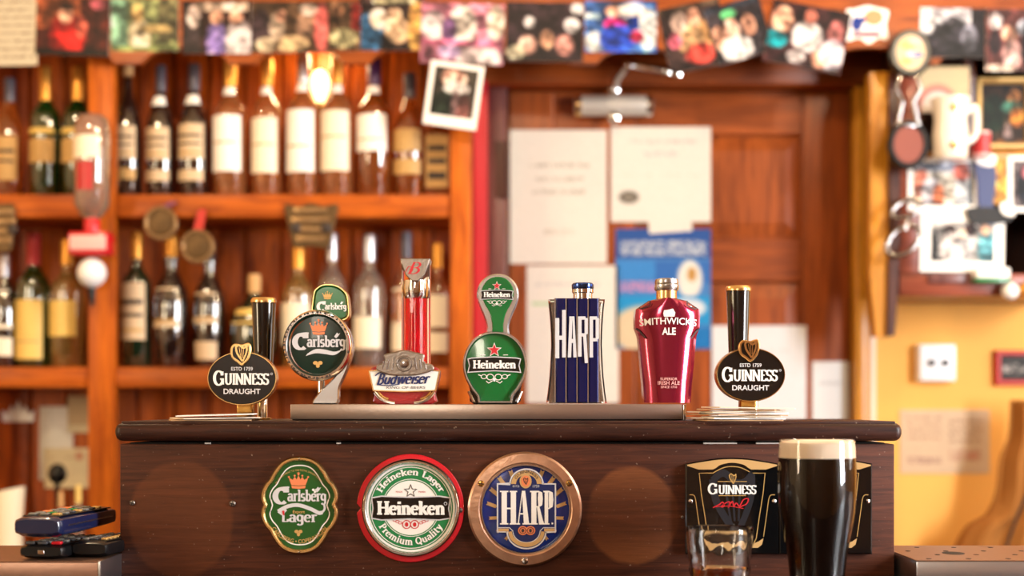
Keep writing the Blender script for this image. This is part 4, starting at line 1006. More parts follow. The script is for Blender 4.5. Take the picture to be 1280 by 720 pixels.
tag(cable, 'thin dark cable running down over the brown sheet', 'cable')

# ------------------------------------------------------------------ lower left corner of the back bar
Yw = 1.611; s_ = S(Yw)
crn = thing('paper_crown', 'white crown-shaped cut-out pinned to planks at lower left', 'cut-out', W(23, 527, Yw))
add(crn, 'cut_out', plate([(-19, 0), (19, 0), (20, 14), (13, 9), (9, 20), (4, 11), (0, 27), (-5, 11), (-9, 20), (-13, 9), (-20, 14)], -.002, .001, s_), 'card_white', smooth=False)
photo('pinned_note', 'greyish white note sheet pinned on planks left of post', 'paper', 70, 554, 42, 92, Yw - .001, (216, 196, 170), [('e', .5, .6, .5, .3, (236, 220, 190))], card='paper', res=24, noise=.03)
photo('pinned_note', 'small tan note pinned against the shelf post', 'paper', 98, 518, 26, 46, Yw - .0032, (186, 148, 100), [('r', 0, 1, .8, 1, (210, 180, 130))], card='paper_yellow', res=24, noise=.03)
photo('pinned_note', 'wide cream note pinned lowest behind the black spoon', 'paper', 83, 585, 54, 50, Yw - .0054, (226, 198, 146), [('t', .1, .9, .2, .25, (196, 166, 120)), ('e', .8, .2, .1, .1, (200, 130, 90))], card='paper_yellow', res=24, noise=.03)
Yz = 1.50; s_ = S(Yz)
def cz_(py): return WZ(py, Yz) - BC
sn = thing('round_spoon', 'black round-headed spoon standing upright in a small glass', 'spoon', (WX(71, Yz), Yz, BC + .0045))
add(sn, 'head', rot(dome(ell(0, 0, 12, 13, 24), .004, -.008, s_), 'X', 0), 'black_plastic', loc=(0, 0, cz_(595)))
add(sn, 'handle', tube([(0, 0, .002), (0, .001, cz_(640)), (0, .002, cz_(604))], [.004, .0045, .006], 10), 'black_plastic')
gl = thing('small_glass', 'small clear glass holding the black spoon on back counter', 'glass', (WX(71, Yz), Yz, BC))
add(gl, 'tumbler', lathe([(.018, 0), (.022, .002), (.026, .07), (.024, .07), (.020, .004)], 22), 'glass')
for nm, lab, px_, top, w_, mt, cm in (('squeeze_bottle', 'small red bottle behind the remote controls', 76, 614, 12, 'cap_red', 'cork'), ('squeeze_bottle', 'small clear bottle with yellow cap behind the remotes', 98, 606, 14, 'glass_clear', 'label_yellow')):
    Yb2 = 1.42; sb2 = S(Yb2); hh = WZ(top, Yb2) - BC
    t = thing(nm, lab, 'bottle', (WX(px_, Yb2), Yb2, BC), 'small bottles on the back counter')
    add(t, 'body', lathe([(w_ * .45 * sb2, 0), (w_ * .5 * sb2, .003), (w_ * .5 * sb2, hh * .6), (w_ * .25 * sb2, hh * .74)], 16), mt)
    add(t, 'cap', lathe([(w_ * .27 * sb2, hh * .74), (w_ * .24 * sb2, hh * .97), (w_ * .15 * sb2, hh)], 14), cm)
Yk2 = 1.38; sk2 = S(Yk2)
jg = thing('cream_jug', 'cream pouring jug with slanted rim at left picture edge', 'jug', (WX(10, Yk2), Yk2, BC))
hj = WZ(612, Yk2) - BC
gj = lathe([(16 * sk2, 0), (18 * sk2, .004), (17.5 * sk2, hj * .5), (17 * sk2, hj), (15 * sk2, hj), (15.5 * sk2, hj * .5), (15 * sk2, .01)], 26)
gj = xf(gj, lambda v: (v[0] * (1 + (.22 if v[0] > 0 and v[2] > hj * .9 else 0)), v[1], v[2] + (.25 * v[0] if v[2] > hj * .9 else 0)))
add(jg, 'body', gj, 'candle')
add(jg, 'handle', tube(smooth_poly([(-16 * sk2, 0, hj * .85), (-30 * sk2, 0, hj * .8), (-32 * sk2, 0, hj * .5), (-17 * sk2, 0, hj * .25)], 5, False), .005, 8), 'candle')

# ------------------------------------------------------------------ pendant lamps over the bar (above the frame)
for k, (lx, ly, pw) in enumerate(((-1.0, 0.6, 15), (0.05, 0.6, 14), (1.05, 0.6, 15))):
    t = thing('pendant_lamp', ('left', 'middle', 'right')[k] + ' pendant lamp hanging above the bar, out of view', 'lamp', (lx, ly, 2.32), 'pendant lamps above the bar')
    add(t, 'shade', lathe([(.15, 0), (.14, .03), (.09, .10), (.03, .13), (.028, .128), (.086, .096), (.136, .028), (.147, 0)], 28), 'lamp_shade')
    add(t, 'bulb', lathe([(.004, -.02), (.02, -.014), (.03, .01), (.026, .035), (.012, .06)], 16), 'bulb')
    add(t, 'cord', tube([(0, 0, .128), (0, 0, .378)], .004, 6), 'black_matte')
    l = bpy.data.lights.new('lamp_light', 'POINT'); l.energy = pw; l.color = (1.0, .76, .47); l.shadow_soft_size = .03
    lo = bpy.data.objects.new('lamp_light', l); lo.location = (0, 0, -.08); COL.objects.link(lo); lo.parent = t

# ------------------------------------------------------------------ customer counter and wooden tap cabinet
ctr = thing('bar_counter', 'dark wooden bar counter the glasses and trays stand on', 'counter', (0, -.05, 0))
add(ctr, 'countertop', bbox(-1.6, 1.6, -.40, .31, CT - .045, CT, .008), 'bar_top_wood', loc=(0, .05, 0))
add(ctr, 'base', box(-1.58, 1.58, -.3, .29, 0.002, CT - .046), 'bar_top_wood', smooth=False, loc=(0, .05, 0))
ZT = E - .0215
bar = thing('tap_cabinet', 'low dark brown wooden tap cabinet with badges on its front', 'bar cabinet', (0, .13, CT + .0005))
def bb(name, g, mat, **k): return add(bar, name, move(g, (0, -.13, -CT - .0005)), mat, **k)
bxl, bxr = WX(150, 0), WX(1118, 0)
PT = WZ(555, 0)
bbp = mk('front_panel', bbox(bxl, bxr, 0, .018, 0, PT - CT - .0005, .0015), 'bar_wood', bar, (0, -.13, 0)); fixn(bbp)
bb('side_panel', bbox(bxl, bxl + .018, .0185, .275, CT + .0005, PT, .001), 'bar_wood')
bb('side_panel', bbox(bxr - .018, bxr, .0185, .275, CT + .0005, PT, .001), 'bar_wood')
bb('back_panel', box(bxl + .0185, bxr - .0185, .258, .274, CT + .0005, PT), 'bar_wood', smooth=False)
bb('inner_cleat', box(bxl + .01, bxr - .01, .010, .26, PT - .01, ZT - .027), 'black_matte', smooth=False)
bb('top_moulding', bbox(WX(142, -.012), WX(1129, -.012), -.012, .29, E - .0462, ZT - .0022, .009, 4), 'bar_top_wood')
bb('top_board', bbox(WX(150, -.012), WX(1121, -.012), -.006, .284, ZT - .006, ZT, .0012), 'bar_top_wood')
for (a, b) in ((880, 922), (946, 985), (1030, 1036), (255, 262), (420, 425)):   # torn paper bits caught in the joint
    bb('paper_sliver', box(WX(a, 0), WX(b, 0), .004, .0095, PT - .002, PT + .0016), 'card_white', smooth=False)
def screw(parent, name, x, y, z, r, mat, ang=.4, cross=False):
    o = add(parent, name, rot(lathe([(r, 0), (r, r * .2), (r * .75, r * .5), (r * .2, r * .6)], 16), 'X', PI / 2), mat, loc=(x, y, z))
    g = bbox(-r * .8, r * .8, -r * .70, -r * .5, -r * .12, r * .12, r * .03, 1)
    g = rot(g, 'Y', ang)
    if cross: g = J(g, rot(g, 'Y', PI / 2))
    add(o, 'slot', g, 'black_matte', smooth=False)
    return o
for (a, b, r) in ((165.5, 629, .0034), (290.5, 630, .0040), (853, 647, .002)):
    screw(bar, 'screw', WX(a, 0), -.1302, WZ(b, 0) - CT, r, 'pewter', .3, True)

# ---- steel font rail
YR = .055
rail = thing('steel_rail', 'brushed steel tap rail along the top of the bar cabinet', 'tap rail', (WX(608, YR), YR, ZT + .0005)); sr = S(YR)
rl, rr_ = -245 * sr, 245.5 * sr
add(rail, 'channel', bbox(rl, rr_, 0, .10, .0012, .0206, .0008), 'steel')
add(rail, 'foot_strip', box(rl + .002, rr_ - .002, .004, .096, 0, .0011), 'black_matte', smooth=False)
add(rail, 'end_plate', bbox(rr_ + .0002, rr_ + .004, -.001, .101, 0, .0208, .0008), 'chrome')
ZR = ZT + .0005 + .0207

# ---- beer mats
def mat_card(label, cx, z, Y, w, rotz, tilt, face, rnd=False, roll=0):
    hw = w / 2
    poly = ell(0, 0, hw, hw, 28) if rnd else smooth_poly([(-hw, -hw + .01), (-hw + .01, -hw), (hw - .01, -hw), (hw, -hw + .01), (hw, hw - .01), (hw - .01, hw), (-hw + .01, hw), (-hw, hw - .01)], 3)
    o = fixn(mk('beer_mat', loft([[(u, v, 0) for u, v in poly], [(u, v, .0014) for u, v in poly]]), face, None, (WX(cx, Y), Y, z), False))
    o.rotation_euler = (math.radians(roll), math.radians(tilt), rotz)
    return tag(o, label, 'beer mat', 'beer mats on the bar top')
mat_card('bottom beer mat under left black oval tap, lying flat', 262, ZT + .0003, .055, .10, .25, 0, 'card_brown')
mat_card('middle beer mat of the left pile, tan edged', 268, ZT + .0030, .052, .098, .4, -.6, 'card_edge')
mat_card('topmost white beer mat of the left pile', 272, ZT + .0068, .048, .096, .12, -1.5, 'card_white')
lab = ['lowest beer mat of the right pile', 'second beer mat from the bottom of right pile', 'third beer mat from the bottom of right pile', 'fourth beer mat up in the right pile', 'fifth beer mat up in the right pile', 'sixth beer mat up in the right pile', 'seventh beer mat up in the right pile', 'topmost beer mat of right pile, sticking out furthest right']
for k in range(8):
    mat_card(lab[k], (921, 918, 926, 920, 928, 919, 924, 934)[k], ZT + .0003 + .0022 * k, .045 - .0005 * k, .098, (.05, .25, -.12, .3, .02, .2, -.25, .1)[k], (0, .5, -.6, .8, -.3, -.9, .7, 1.1)[k], ('card_brown', 'card_white', 'card_edge', 'card_brown', 'card_white', 'card_edge', 'card_brown', 'card_edge')[k])

# ------------------------------------------------------------------ the seven taps
def tapthing(label, cx, Y, zbase):
    t = thing('beer_tap', label, 'beer tap', (WX(cx, Y), Y, zbase), 'beer taps along the bar')
    pyb = 505 + (E - zbase) / S(Y)
    return t, S(Y), pyb

def stout_tap(label, cx, cpy, hoff, htop, Y=.10):
    t, s, pyb = tapthing(label, cx, Y, ZT + .0003)
    cv = pyb - cpy
    o = ell(0, cv, 42.5, 32.8, 64)
    b = add(t, 'badge', plate(o, -.008, .006, s, 1.2), 'black_badge')
    add(b, 'gold_edge', rim(ell(0, cv, 43.6, 34, 64), 2.4, -.0096, .0065, s), 'gold')
    hp = smooth_poly([(-13, cv + 26), (-14, cv + 37), (-9, cv + 43), (0, cv + 42), (9, cv + 44), (12, cv + 36), (9, cv + 24), (1, cv + 16), (-6, cv + 20)], 5)
    hpx = [(u + (0 if hoff > 0 else -1), v) for u, v in hp]
    h = add(t, 'harp_plate', plate(hpx, -.0115, -.004, s, 1.0), 'gold')
    pr(h, 'harp_ground', poly2(inset(hpx, 3.0)), 'black_badge', -.0118, s)
    add(h, 'harp', raised(harp2(-1 if hoff < 0 else 0, cv + 31, 20, 15), -.0134, -.0119, s), 'gold')
    add(b, 'lettering', raised(J2(fit(serif('G', .2, .09), -29.2, cv + .2, 13.5, 19.0), fit(serif('UINNESS', .2, .09, -.05), 6.2, cv - .9, 55, 14.6)), -.0092, -.0079, s), 'white_print', smooth=False)
    pr(b, 'lettering', fit(sans('DRAUGHT', .02), 0, cv - 16.3, 46, 6.6), 'grey_print', -.0084, s)
    pr(b, 'lettering', J2(fit(sans('ESTD 1759', .015), 0, cv + 11.8, 27, 4.6)), 'grey_print', -.0084, s)
    pr(b, 'registered_mark', J2(line2(ell(36.8, cv + 5.5, 1.2, 1.2, 12), .5)), 'grey_print', -.0084, s)
    ht = pyb - htop
    x = hoff * s
    hd = add(t, 'handle', lathe([(11.5 * s, (cv + 8) * s), (12 * s, (cv + 20) * s), (15.2 * s, (ht - 8) * s), (15.2 * s, (ht - 7) * s)], 30, x, .034), 'black_gloss')
    add(hd, 'gold_collar', lathe([(15.4 * s, (ht - 7) * s), (16.4 * s, (ht - 6) * s), (16.4 * s, (ht - 3) * s), (14.5 * s, ht * s), (9 * s, (ht + .5) * s)], 30, x, .034), 'gold')
    add(t, 'stem', bbox(-10 * s, 10 * s, .008, .03, 0, (cv - 10) * s, .003), 'brass')
    add(t, 'spout_pipe', lathe([(6.5 * s, 0), (6.5 * s, (cv - 6) * s)], 20, (18 if hoff > 0 else 10) * s, .036), 'chrome')
    add(t, 'base_flange', lathe([(12 * s, 0), (12 * s, 2 * s), (8 * s, 3 * s)], 20, (18 if hoff > 0 else 10) * s, .036), 'brass')
stout_tap('black oval tap badge with gold harp at left end of bar', 304, 473, 20, 370)
stout_tap('black oval tap badge with gold harp at right end of bar', 937, 468.5, -9, 355)

def cwordmark(cx, cy, w, C=None):
    k = w / 64.0
    g = [fit(serif('C', .30, .13), -22.5, 2.5, 20, 20), fit(serif('arlsberg', .22, .10, -.02), 9, 1.2, 47, 18.5),
         poly2(smooth_poly([(-30, 6), (-26, 12.5), (-12, 14), (-17, 8), (-22, 9)], 4)),
         poly2([(19, 9), (22.5, 14), (24, 12.2), (26.5, 13.5), (24, 9.5), (21.5, 7)])]
    g = J2(*g)
    return [(cx + u * k, cy + v * k) for u, v in g[0]], g[1]
def swoosh(cx, cy, k):
    top = smooth_poly([(-14, -12), (-4, -6.5), (8, -7), (20, -9.5), (31, -6)], 5, False)
    bot = smooth_poly([(-16, -15), (-4, -11.5), (8, -12.5), (20, -13.5), (31, -6)], 5, False)
    n = len(top)
    V = [(cx + u * k, cy + v * k) for u, v in top + bot]
    return V, [(i, i + 1, n + i + 1, n + i) for i in range(n - 1)]

# -- round green badge with chrome ring and curved arm
def lager_tap():
    Y = .10
    t, s, pyb = tapthing('round dark green tap badge in chrome ring with curved silver arm', 398, Y, ZR); cv = pyb - 432
    arm = smooth_poly([(36, cv + 22), (43.5, cv + 4), (42, cv - 14), (35, cv - 34), (27, cv - 52), (23, 0), (-6, 0), (0, cv - 60), (14, cv - 46), (26, cv - 32), (32, cv - 10)], 5)
    arm = [(u, max(0, v)) for u, v in arm]
    a = add(t, 'arm', rings2d([(arm, .012), (arm, -.004), (inset(arm, 1.6), -.007)], s), 'satin_chrome')
    add(t, 'stem', lathe([(4.5 * s, 0), (4.5 * s, (cv - 30) * s)], 16, 3 * s, .004), 'chrome')
    r = add(t, 'ring', rim(ell(0, cv, 43.5, 44.5, 64), 9, -.017, -.002, s), 'chrome')
    for k in range(44):   # worn lettering stamped into the ring
        an = math.radians(20 + k * 7.6 + (k % 3) * 1.2)
        if 300 < (20 + k * 7.6) % 360 < 342: continue
        c_, s__ = math.cos(an), math.sin(an)
        w_ = .9 + .7 * (k % 2)
        q = [(39 * c_ - w_ * s__, cv + 39.6 * s__ + w_ * c_), (39 * c_ + w_ * s__, cv + 39.6 * s__ - w_ * c_), (41.4 * c_ + w_ * s__, cv + 42 * s__ - w_ * c_), (41.4 * c_ - w_ * s__, cv + 42 * s__ + w_ * c_)]
        pr(r, 'stamped_mark', poly2(q), 'dark_print', -.0168, s)
    f = add(t, 'face', dome(ell(2, cv, 35.5, 36.2, 56), -.010, -.0125, s), 'deep_green')
    yy = lambda u, v: -.0132
    pr(f, 'lettering', cwordmark(2, cv + 1.5, 65), 'grey_print', yy, s)
    pr(f, 'swoosh', swoosh(2, cv + 1.5, 1.0), 'grey_print', yy, s)
    pr(f, 'crown', crown2(2, cv + 23, 21, 19), 'orange_print', yy, s)
    pr(f, 'hop_leaf', poly2(ell(-2, cv - 22, 3, 2.4, 12), ell(4, cv - 22, 3, 2.4, 12), ell(1, cv - 25.5, 2.4, 2.6, 12)), 'gold_print', yy, s)
    cap = smooth_poly([(-7, cv + 34), (-7, cv + 64), (-2, cv + 73), (8, cv + 77), (22, cv + 75), (33, cv + 66), (36, cv + 52), (35, cv + 36), (20, cv + 32)], 6)
    h = add(t, 'handle', plate(cap, .012, .034, s, 3), 'green_face')
    add(h, 'gold_edge', rim(inset(cap, -1.5), 3, .0095, .03, s), 'gold')
    pr(h, 'lettering', cwordmark(15, cv + 48, 37), 'white_print', .0105, s)
    pr(h, 'crown', crown2(10, cv + 64, 12, 10), 'gold_print', .0105, s)
lager_tap()

# -- red column tap with white banner
def red_tap():
    Y = .10
    t, s, pyb = tapthing('tap with clear red column, silver crest and white script banner', 506.5, Y, ZR)
    v = lambda py: pyb - py
    c = 13
    sq = lambda w, d, z: [(c * s + x * w * s, .012 + y * d, z * s) for x, y in ((-1, -1), (1, -1), (1, 1), (-1, 1))]
    add(t, 'column', bbox((c - 17.5) * s, (c + 17.5) * s, -.006, .030, v(470) * s, v(326) * s, .004), 'clear_acrylic')
    add(t, 'core', lathe([(13.5 * s, v(465) * s), (13.5 * s, v(362) * s), (12 * s, v(352) * s)], 24, c * s, .012), 'red_acrylic')
    cp = [(c - 18.5, v(324)), (c - 17, v(330)), (c - 12, v(344)), (c - 4, v(352)), (c + 4, v(352)), (c + 12, v(344)), (c + 17, v(330)), (c + 18.5, v(324))]
    k = add(t, 'cap', plate(cp, -.010, .034, s, 1.0), 'pewter')
    bs = serif('B', .12, .05)
    pr(k, 'script_letter', J2(fit(bs, c + 1, v(336), 13, 15, shear=.45), ribbon(smooth_poly([(c - 12, v(341)), (c - 8, v(334)), (c - 3, v(337)), (c - 6, v(343))], 4, False), 1, .7)), 'red_print', -.0104, s)
    add(t, 'collar', lathe([(13.8 * s, v(373) * s), (15.5 * s, v(370) * s), (16.2 * s, v(360) * s), (15 * s, v(350) * s)], 26, c * s, .012), 'chrome')
    # base
    bw = smooth_poly([(-42, v(462)), (-43, v(470)), (-41, v(480)), (-37, v(492)), (-34, .2), (34, .2), (37, v(492)), (41, v(480)), (43, v(470)), (42, v(462)), (30, v(458)), (-30, v(458))], 3)
    body = add(t, 'base_shell', plate(bw, -.010, .026, s, 2), 'red_deep')
    bn = [(-43.5, v(464.5)), (-20, v(462)), (0, v(461)), (20, v(462)), (43.5, v(464.5)), (41, v(476)), (38.5, v(488)), (0, v(489.5)), (-38.5, v(488)), (-41, v(476))]
    b = add(t, 'banner', plate(bn, -.0145, -.009, s, .8), 'white_print')
    add(b, 'gold_edge', rim(inset(bn, -1.2), 1.8, -.0155, -.009, s, 3), 'gold')
    pr(b, 'lettering', J2(fit(serif('Budweiser', .21, .10, -.05, False), 0, v(473.5), 64, 14, ang=1, shear=.35), ribbon(smooth_poly([(-36, v(470)), (-30, v(466)), (-20, v(468)), (-12, v(467))], 4, False), 1.6, 1.6), ribbon(smooth_poly([(-34, v(481)), (-20, v(482)), (-6, v(480.5))], 4, False), 1.2, 1.2)), 'navy_print', -.0152, s)
    pr(b, 'lettering', fit(sans('KING OF BEERS', 0), 2, v(484.5), 48, 3.2, shear=.2), 'dark_print', -.0152, s)
    cr = smooth_poly([(-34, v(463)), (-32, v(456)), (-24, v(453)), (-25, v(444)), (-14, v(441)), (0, v(438)), (14, v(441)), (25, v(444)), (24, v(453)), (34, v(456)), (36, v(463)), (18, v(469)), (0, v(470)), (-18, v(469))], 4)
    c2 = add(t, 'crest', plate(cr, -.019, -.0135, s, 1.5), 'pewter')
    add(c2, 'medallion', rim(ell(0, v(455), 10, 10, 32), 3, -.0222, -.0185, s), 'pewter')
    add(c2, 'medallion', dome(ell(0, v(455), 6.5, 6.5, 24), -.0188, -.0205, s), 'satin_chrome')
    for q in (-1, 1):
        for j in range(3): add(c2, 'scroll', tube([((q * (13 + 6 * j)) * s, -.0195, v(448 + 2 * j) * s), ((q * (15 + 6 * j)) * s, -.0195, v(462) * s)], .0011, 6), 'satin_chrome')
        pth = smooth_poly([(q * 37 * s, -.013, v(490) * s), (q * 31 * s, -.013, v(497) * s), (q * 22 * s, -.013, v(502) * s), (q * 12 * s, -.013, v(504) * s)], 5, False)
        add(body, 'silver_band', tube(pth, .0022, 8), 'chrome')
        pth = smooth_poly([(q * 33 * s, -.0125, v(490) * s), (q * 27 * s, -.0125, v(496) * s), (q * 20 * s, -.0125, v(499) * s)], 5, False)
        add(body, 'silver_band', tube(pth, .0016, 8), 'gold')
red_tap()

# -- green paddle tap
def paddle_tap():
    Y = .10
    t, s, pyb = tapthing('green teardrop tap with red star and small paddle handle above', 619, Y, ZR)
    cv = pyb - 456
    L_ = [(0, 42), (15, 39.5), (28, 31), (37, 17), (40.5, 0), (38, -15), (31, -29), (23, -40), (18, -50.5)]
    def sym(p): return smooth_poly(p + [(-a, b) for a, b in p[::-1] if abs(a) > .1], 4)
    o = [(u, max(cv + v, .3)) for u, v in sym(L_)]
    bk = [(-34, cv), (34, cv), (34, cv - 20), (31, cv - 34), (27, .2), (-27, .2), (-31, cv - 34), (-34, cv - 20)]
    add(t, 'body', plate(smooth_poly(bk, 3), .002, .03, s, 1), 'black_gloss')
    for q in (-1, 1): add(t, 'side_trim', tube([(q * 33 * s, .001, (cv - 33) * s), (q * 27 * s, .001, 3 * s)], .0022, 8), 'chrome')
    f = add(t, 'face', dome(inset(o, 3), -.006, -.010, s, 5), 'green_face')
    add(t, 'rim', rim(o, 5, -.012, .004, s), 'satin_chrome')
    yy = -.0106
    def graphics(par, cx, cy, k, y):
        pr(par, 'star', poly2(star2(cx, cy + 20 * k, 9.6 * k)), 'white_print', y, s)
        pr(par, 'star', poly2(star2(cx, cy + 20 * k, 7.6 * k)), 'red_print', y - .0003, s)
        ban = [(-32, 8.5), (-28, 9.5), (0, 11), (28, 9.5), (32, 8.5), (30, 1), (32, -7), (28, -6.5), (0, -5), (-28, -6.5), (-32, -7), (-30, 1)]
        bq = [(cx + a * k, cy + b * k) for a, b in ban]
        pr(par, 'banner', poly2(inset(bq, -1.2 * k)), 'grey_print', y, s)
        pr(par, 'banner', poly2(bq), 'black_badge', y - .0003, s)
        pr(par, 'lettering', fit(serif('Heineken', .24, .11, -.02), cx, cy + 2.2 * k, 53 * k, 10.5 * k), 'white_print', y - .0006, s)
        g = []
        for q in (-1, 1):
            g += [line2(ell(cx + q * 5 * k, cy - 13.5 * k, 4.2 * k, 3.6 * k, 16), .9 * k), line2(ell(cx + q * 13 * k, cy - 13 * k, 3.4 * k, 2.6 * k, 14), .8 * k), ribbon([(cx + q * (a * k), cy + b * k) for a, b in ((2, -18), (7, -21), (10, -18.5))], .9 * k, .9 * k), ribbon([(cx + q * a * k, cy + b * k) for a, b in ((16, -12), (20, -10.5))], 1 * k, 1 * k)]
        g.append(poly2(ell(cx, cy - 17 * k, 1.6 * k, 2.2 * k, 10)))
        g.append(ribbon([(cx - 17 * k, cy + 14 * k), (cx - 11 * k, cy + 14 * k)], .8 * k, .8 * k)); g.append(ribbon([(cx + 11 * k, cy + 14 * k), (cx + 17 * k, cy + 14 * k)], .8 * k, .8 * k))
        pr(par, 'ornament', J2(*g), 'white_print', y, s)
    graphics(f, -1, cv - 2, 1.0, yy)
    P = [(0, 26), (13, 23), (23, 13), (26.5, 0), (24, -13), (18, -27), (14, -40), (13, -56)]
    cu, c2 = 3, pyb - 367
    o2 = [(cu + u, c2 + v) for u, v in sym(P)]
    o2 = [(u, v) for u, v in o2]
    add(t, 'paddle', plate(o2, .012, .026, s, 2), 'satin_chrome')
    Pi = [(0, 22), (11, 19), (18.5, 10), (20, 0), (17, -11), (10, -24), (7, -38), (6, -54)]
    o3 = [(cu + u, c2 + v) for u, v in sym(Pi)]
    pf = add(t, 'paddle_face', plate(o3, .009, .0125, s, 1), 'green_face')
    graphics(pf, cu - 1, c2 - 2, .62, .0084)
paddle_tap()

# -- blue ribbed block tap
def harp_tap():
    Y = .10
    t, s, pyb = tapthing('blue ribbed tap block in silver glass sides with tall white lettering', 721, Y, ZR)
    v = lambda py: pyb - py
    def hw(py): return 31.5 + 5.5 * ((py - 432) / 70.0) ** 2 + (.4 if py > 432 else 0)
    pys = [504, 490, 470, 450, 432, 415, 398, 384, 374]
    left = [(-hw(p), v(p)) for p in pys]; right = [(hw(p), v(p)) for p in pys]
    body = right + left[::-1]
    add(t, 'glass_block', plate(body, .000, .03, s, 2.0), 'clear_acrylic', ang=30)
    add(t, 'mirror_back', plate(inset(body, 2.2), .0305, .033, s), 'satin_chrome', smooth=False)
    for k in range(4):
        x = -20.6 + 13.75 * k
        rib = rings2d([([(x - 6.3, v(503)), (x + 6.3, v(503)), (x + 6.3, v(373)), (x - 6.3, v(373))], -.001), ([(x - 6.3, v(503)), (x + 6.3, v(503)), (x + 6.3, v(373)), (x - 6.3, v(373))], -.004), ([(x - 4.4, v(502.5)), (x + 4.4, v(502.5)), (x + 4.4, v(373.5)), (x - 4.4, v(373.5))], -.0065)], s)
        add(t, 'rib', rib, 'blue_metal', smooth=False)
    for k in range(5):
        x = -27.4 + 13.75 * k
        add(t, 'groove_strip', box((x - .75) * s, (x + .75) * s, -.0045, -.0006, v(503.5) * s, v(373) * s), 'satin_chrome', smooth=False)
    R = lambda a, b, c, d: R2(a, b, v(d), v(c))
    let = poly2(R(-27, -22.2, 398, 448), R(-22.2, -18, 420, 425), R(-18.6, -14, 388, 447),                       # H
                [(-11.5, v(447)), (-7.4, v(447)), (-5.6, v(396)), (-9.4, v(396))], R(-9.6, -3.6, 396, 401), [(-5.6, v(396)), (-3.4, v(396)), (-.6, v(447)), (-4.6, v(447))], R(-8.6, -3.8, 424, 429),   # A
                R(1.2, 5.6, 396, 446), R(5.6, 10.6, 396, 400), R(9.4, 13.4, 398, 418), R(5.6, 11.6, 417, 421), [(7.6, v(421)), (11.6, v(421)), (13.6, v(454)), (9.6, v(454))],      # R
                R(15.6, 19.8, 396, 447), R(19.8, 25, 396, 400), R(23.2, 27.2, 398, 424), R(19.8, 25.4, 423, 427))       # P
    add(t, 'lettering', raised(let, -.0085, -.006, s), 'grey_print', smooth=False)
    add(t, 'neck', lathe([(12 * s, v(373.5) * s), (12 * s, v(366) * s), (13.6 * s, v(365) * s), (13.6 * s, v(361) * s)], 26, 8 * s, .012), 'chrome')
    add(t, 'knob', lathe([(13.2 * s, v(361) * s), (14 * s, v(359) * s), (14 * s, v(355) * s), (12 * s, v(353) * s)], 26, 8 * s, .012), 'blue_chrome')
harp_tap()

# -- ruby shield shaped tap
def ruby_tap():
    Y = .10
    t, s, pyb = tapthing('glossy ruby shield-shaped tap with silver cap and white lettering', 834, Y, ZR)
    v = lambda py: pyb - py
    half = [(29, 503.5), (30.5, 480), (33, 455), (35.5, 425), (36.5, 419), (40, 410), (40.5, 396), (39.5, 387), (24, 376.5), (12, 373.5)]
    rows = []
    # bowed front: each row is a shallow arc
    def row(w, py, extra=0):
        pts = []
        for i in range(17):
            a = -1 + 2 * i / 16
            pts.append((a * w * s, -.004 - .016 * (1 - a * a) ** .8 - extra, v(py) * s))
        pts.append((w * s, .026, v(py) * s)); pts.append((-w * s, .026, v(py) * s))
        return pts
    body = loft([row(w, p) for w, p in half])
    add(t, 'body', body, 'magenta_metal', ang=30)
    yf = lambda off: (lambda u, vv: -.004 - .016 * max(0.0, 1 - (u / 40.0) ** 2) ** .8 - off)
    for q in (-1, 1):
        line = smooth_poly([(q * 40, v(411)), (q * 36, v(414)), (q * 32, v(419)), (q * 28, v(424))], 4, False)
        add(t, 'shoulder_groove', raised3 if False else to3(ribbon(line, 1.6, 1.6), yf(.0007), s), 'black_matte', smooth=False)
        add(t, 'shoulder_groove', to3(ribbon([(q * 23, v(377)), (q * 23, v(383)), (q * 34, v(387)), (q * 36, v(385))], 1.4, 1.4), yf(.0009), s), 'black_matte', smooth=False)
    def fine(g, n=3):
        # cut faces finer so print follows the bow
        bm = bmesh.new(); vs = [bm.verts.new((p[0], p[1], 0)) for p in g[0]]
        for f in g[1]:
            try: bm.faces.new([vs[i] for i in f])
            except ValueError: pass
        bmesh.ops.triangulate(bm, faces=bm.faces)
        bm.verts.index_update(); r = ([(q.co.x, q.co.y) for q in bm.verts], [tuple(x.index for x in f.verts) for f in bm.faces]); bm.free(); return r
    pr(t, 'lettering', fine(arc_text(sans("SMITHWICK'S", .012), 0, v(402) - 300 - 4.5, 300, 9.0, 90, 13.4)), 'white_print', yf(.0010), s)
    pr(t, 'lettering', fine(fit(sans('ALE', .03), 0, v(415), 17, 9)), 'white_print', yf(.0010), s)
    pr(t, 'emblem', fine(poly2([(-6, v(397)), (7, v(397)), (8, v(392)), (5, v(387)), (-1, v(388.5)), (-6, v(389)), (-7, v(393))])), 'white_print', yf(.0010), s)
    for txt, py, w in (('SUPERIOR', 474, 21), ('IRISH ALE', 479, 27), ('SINCE 1710', 484, 20)):
        pr(t, 'lettering', fine(fit(sans(txt, .008), 0, v(py), w)), 'pink_print', yf(.0008), s)
    add(t, 'neck', lathe([(13 * s, v(375) * s), (13 * s, v(363) * s)], 26, 0, .008), 'gold')
    add(t, 'knob', lathe([(14.2 * s, v(363) * s), (15.4 * s, v(361) * s), (15.4 * s, v(356) * s), (14.4 * s, v(355) * s), (15 * s, v(353) * s), (14 * s, v(348.5) * s), (10 * s, v(347.5) * s)], 28, 0, .008), 'satin_chrome')
ruby_tap()

# ------------------------------------------------------------------ badges on the cabinet front
def badge(label, cx, cy):
    return thing('bar_badge', label, 'badge', (WX(cx, 0), -.0006, WZ(cy, 0)), 'round badges on the bar front'), S(0)

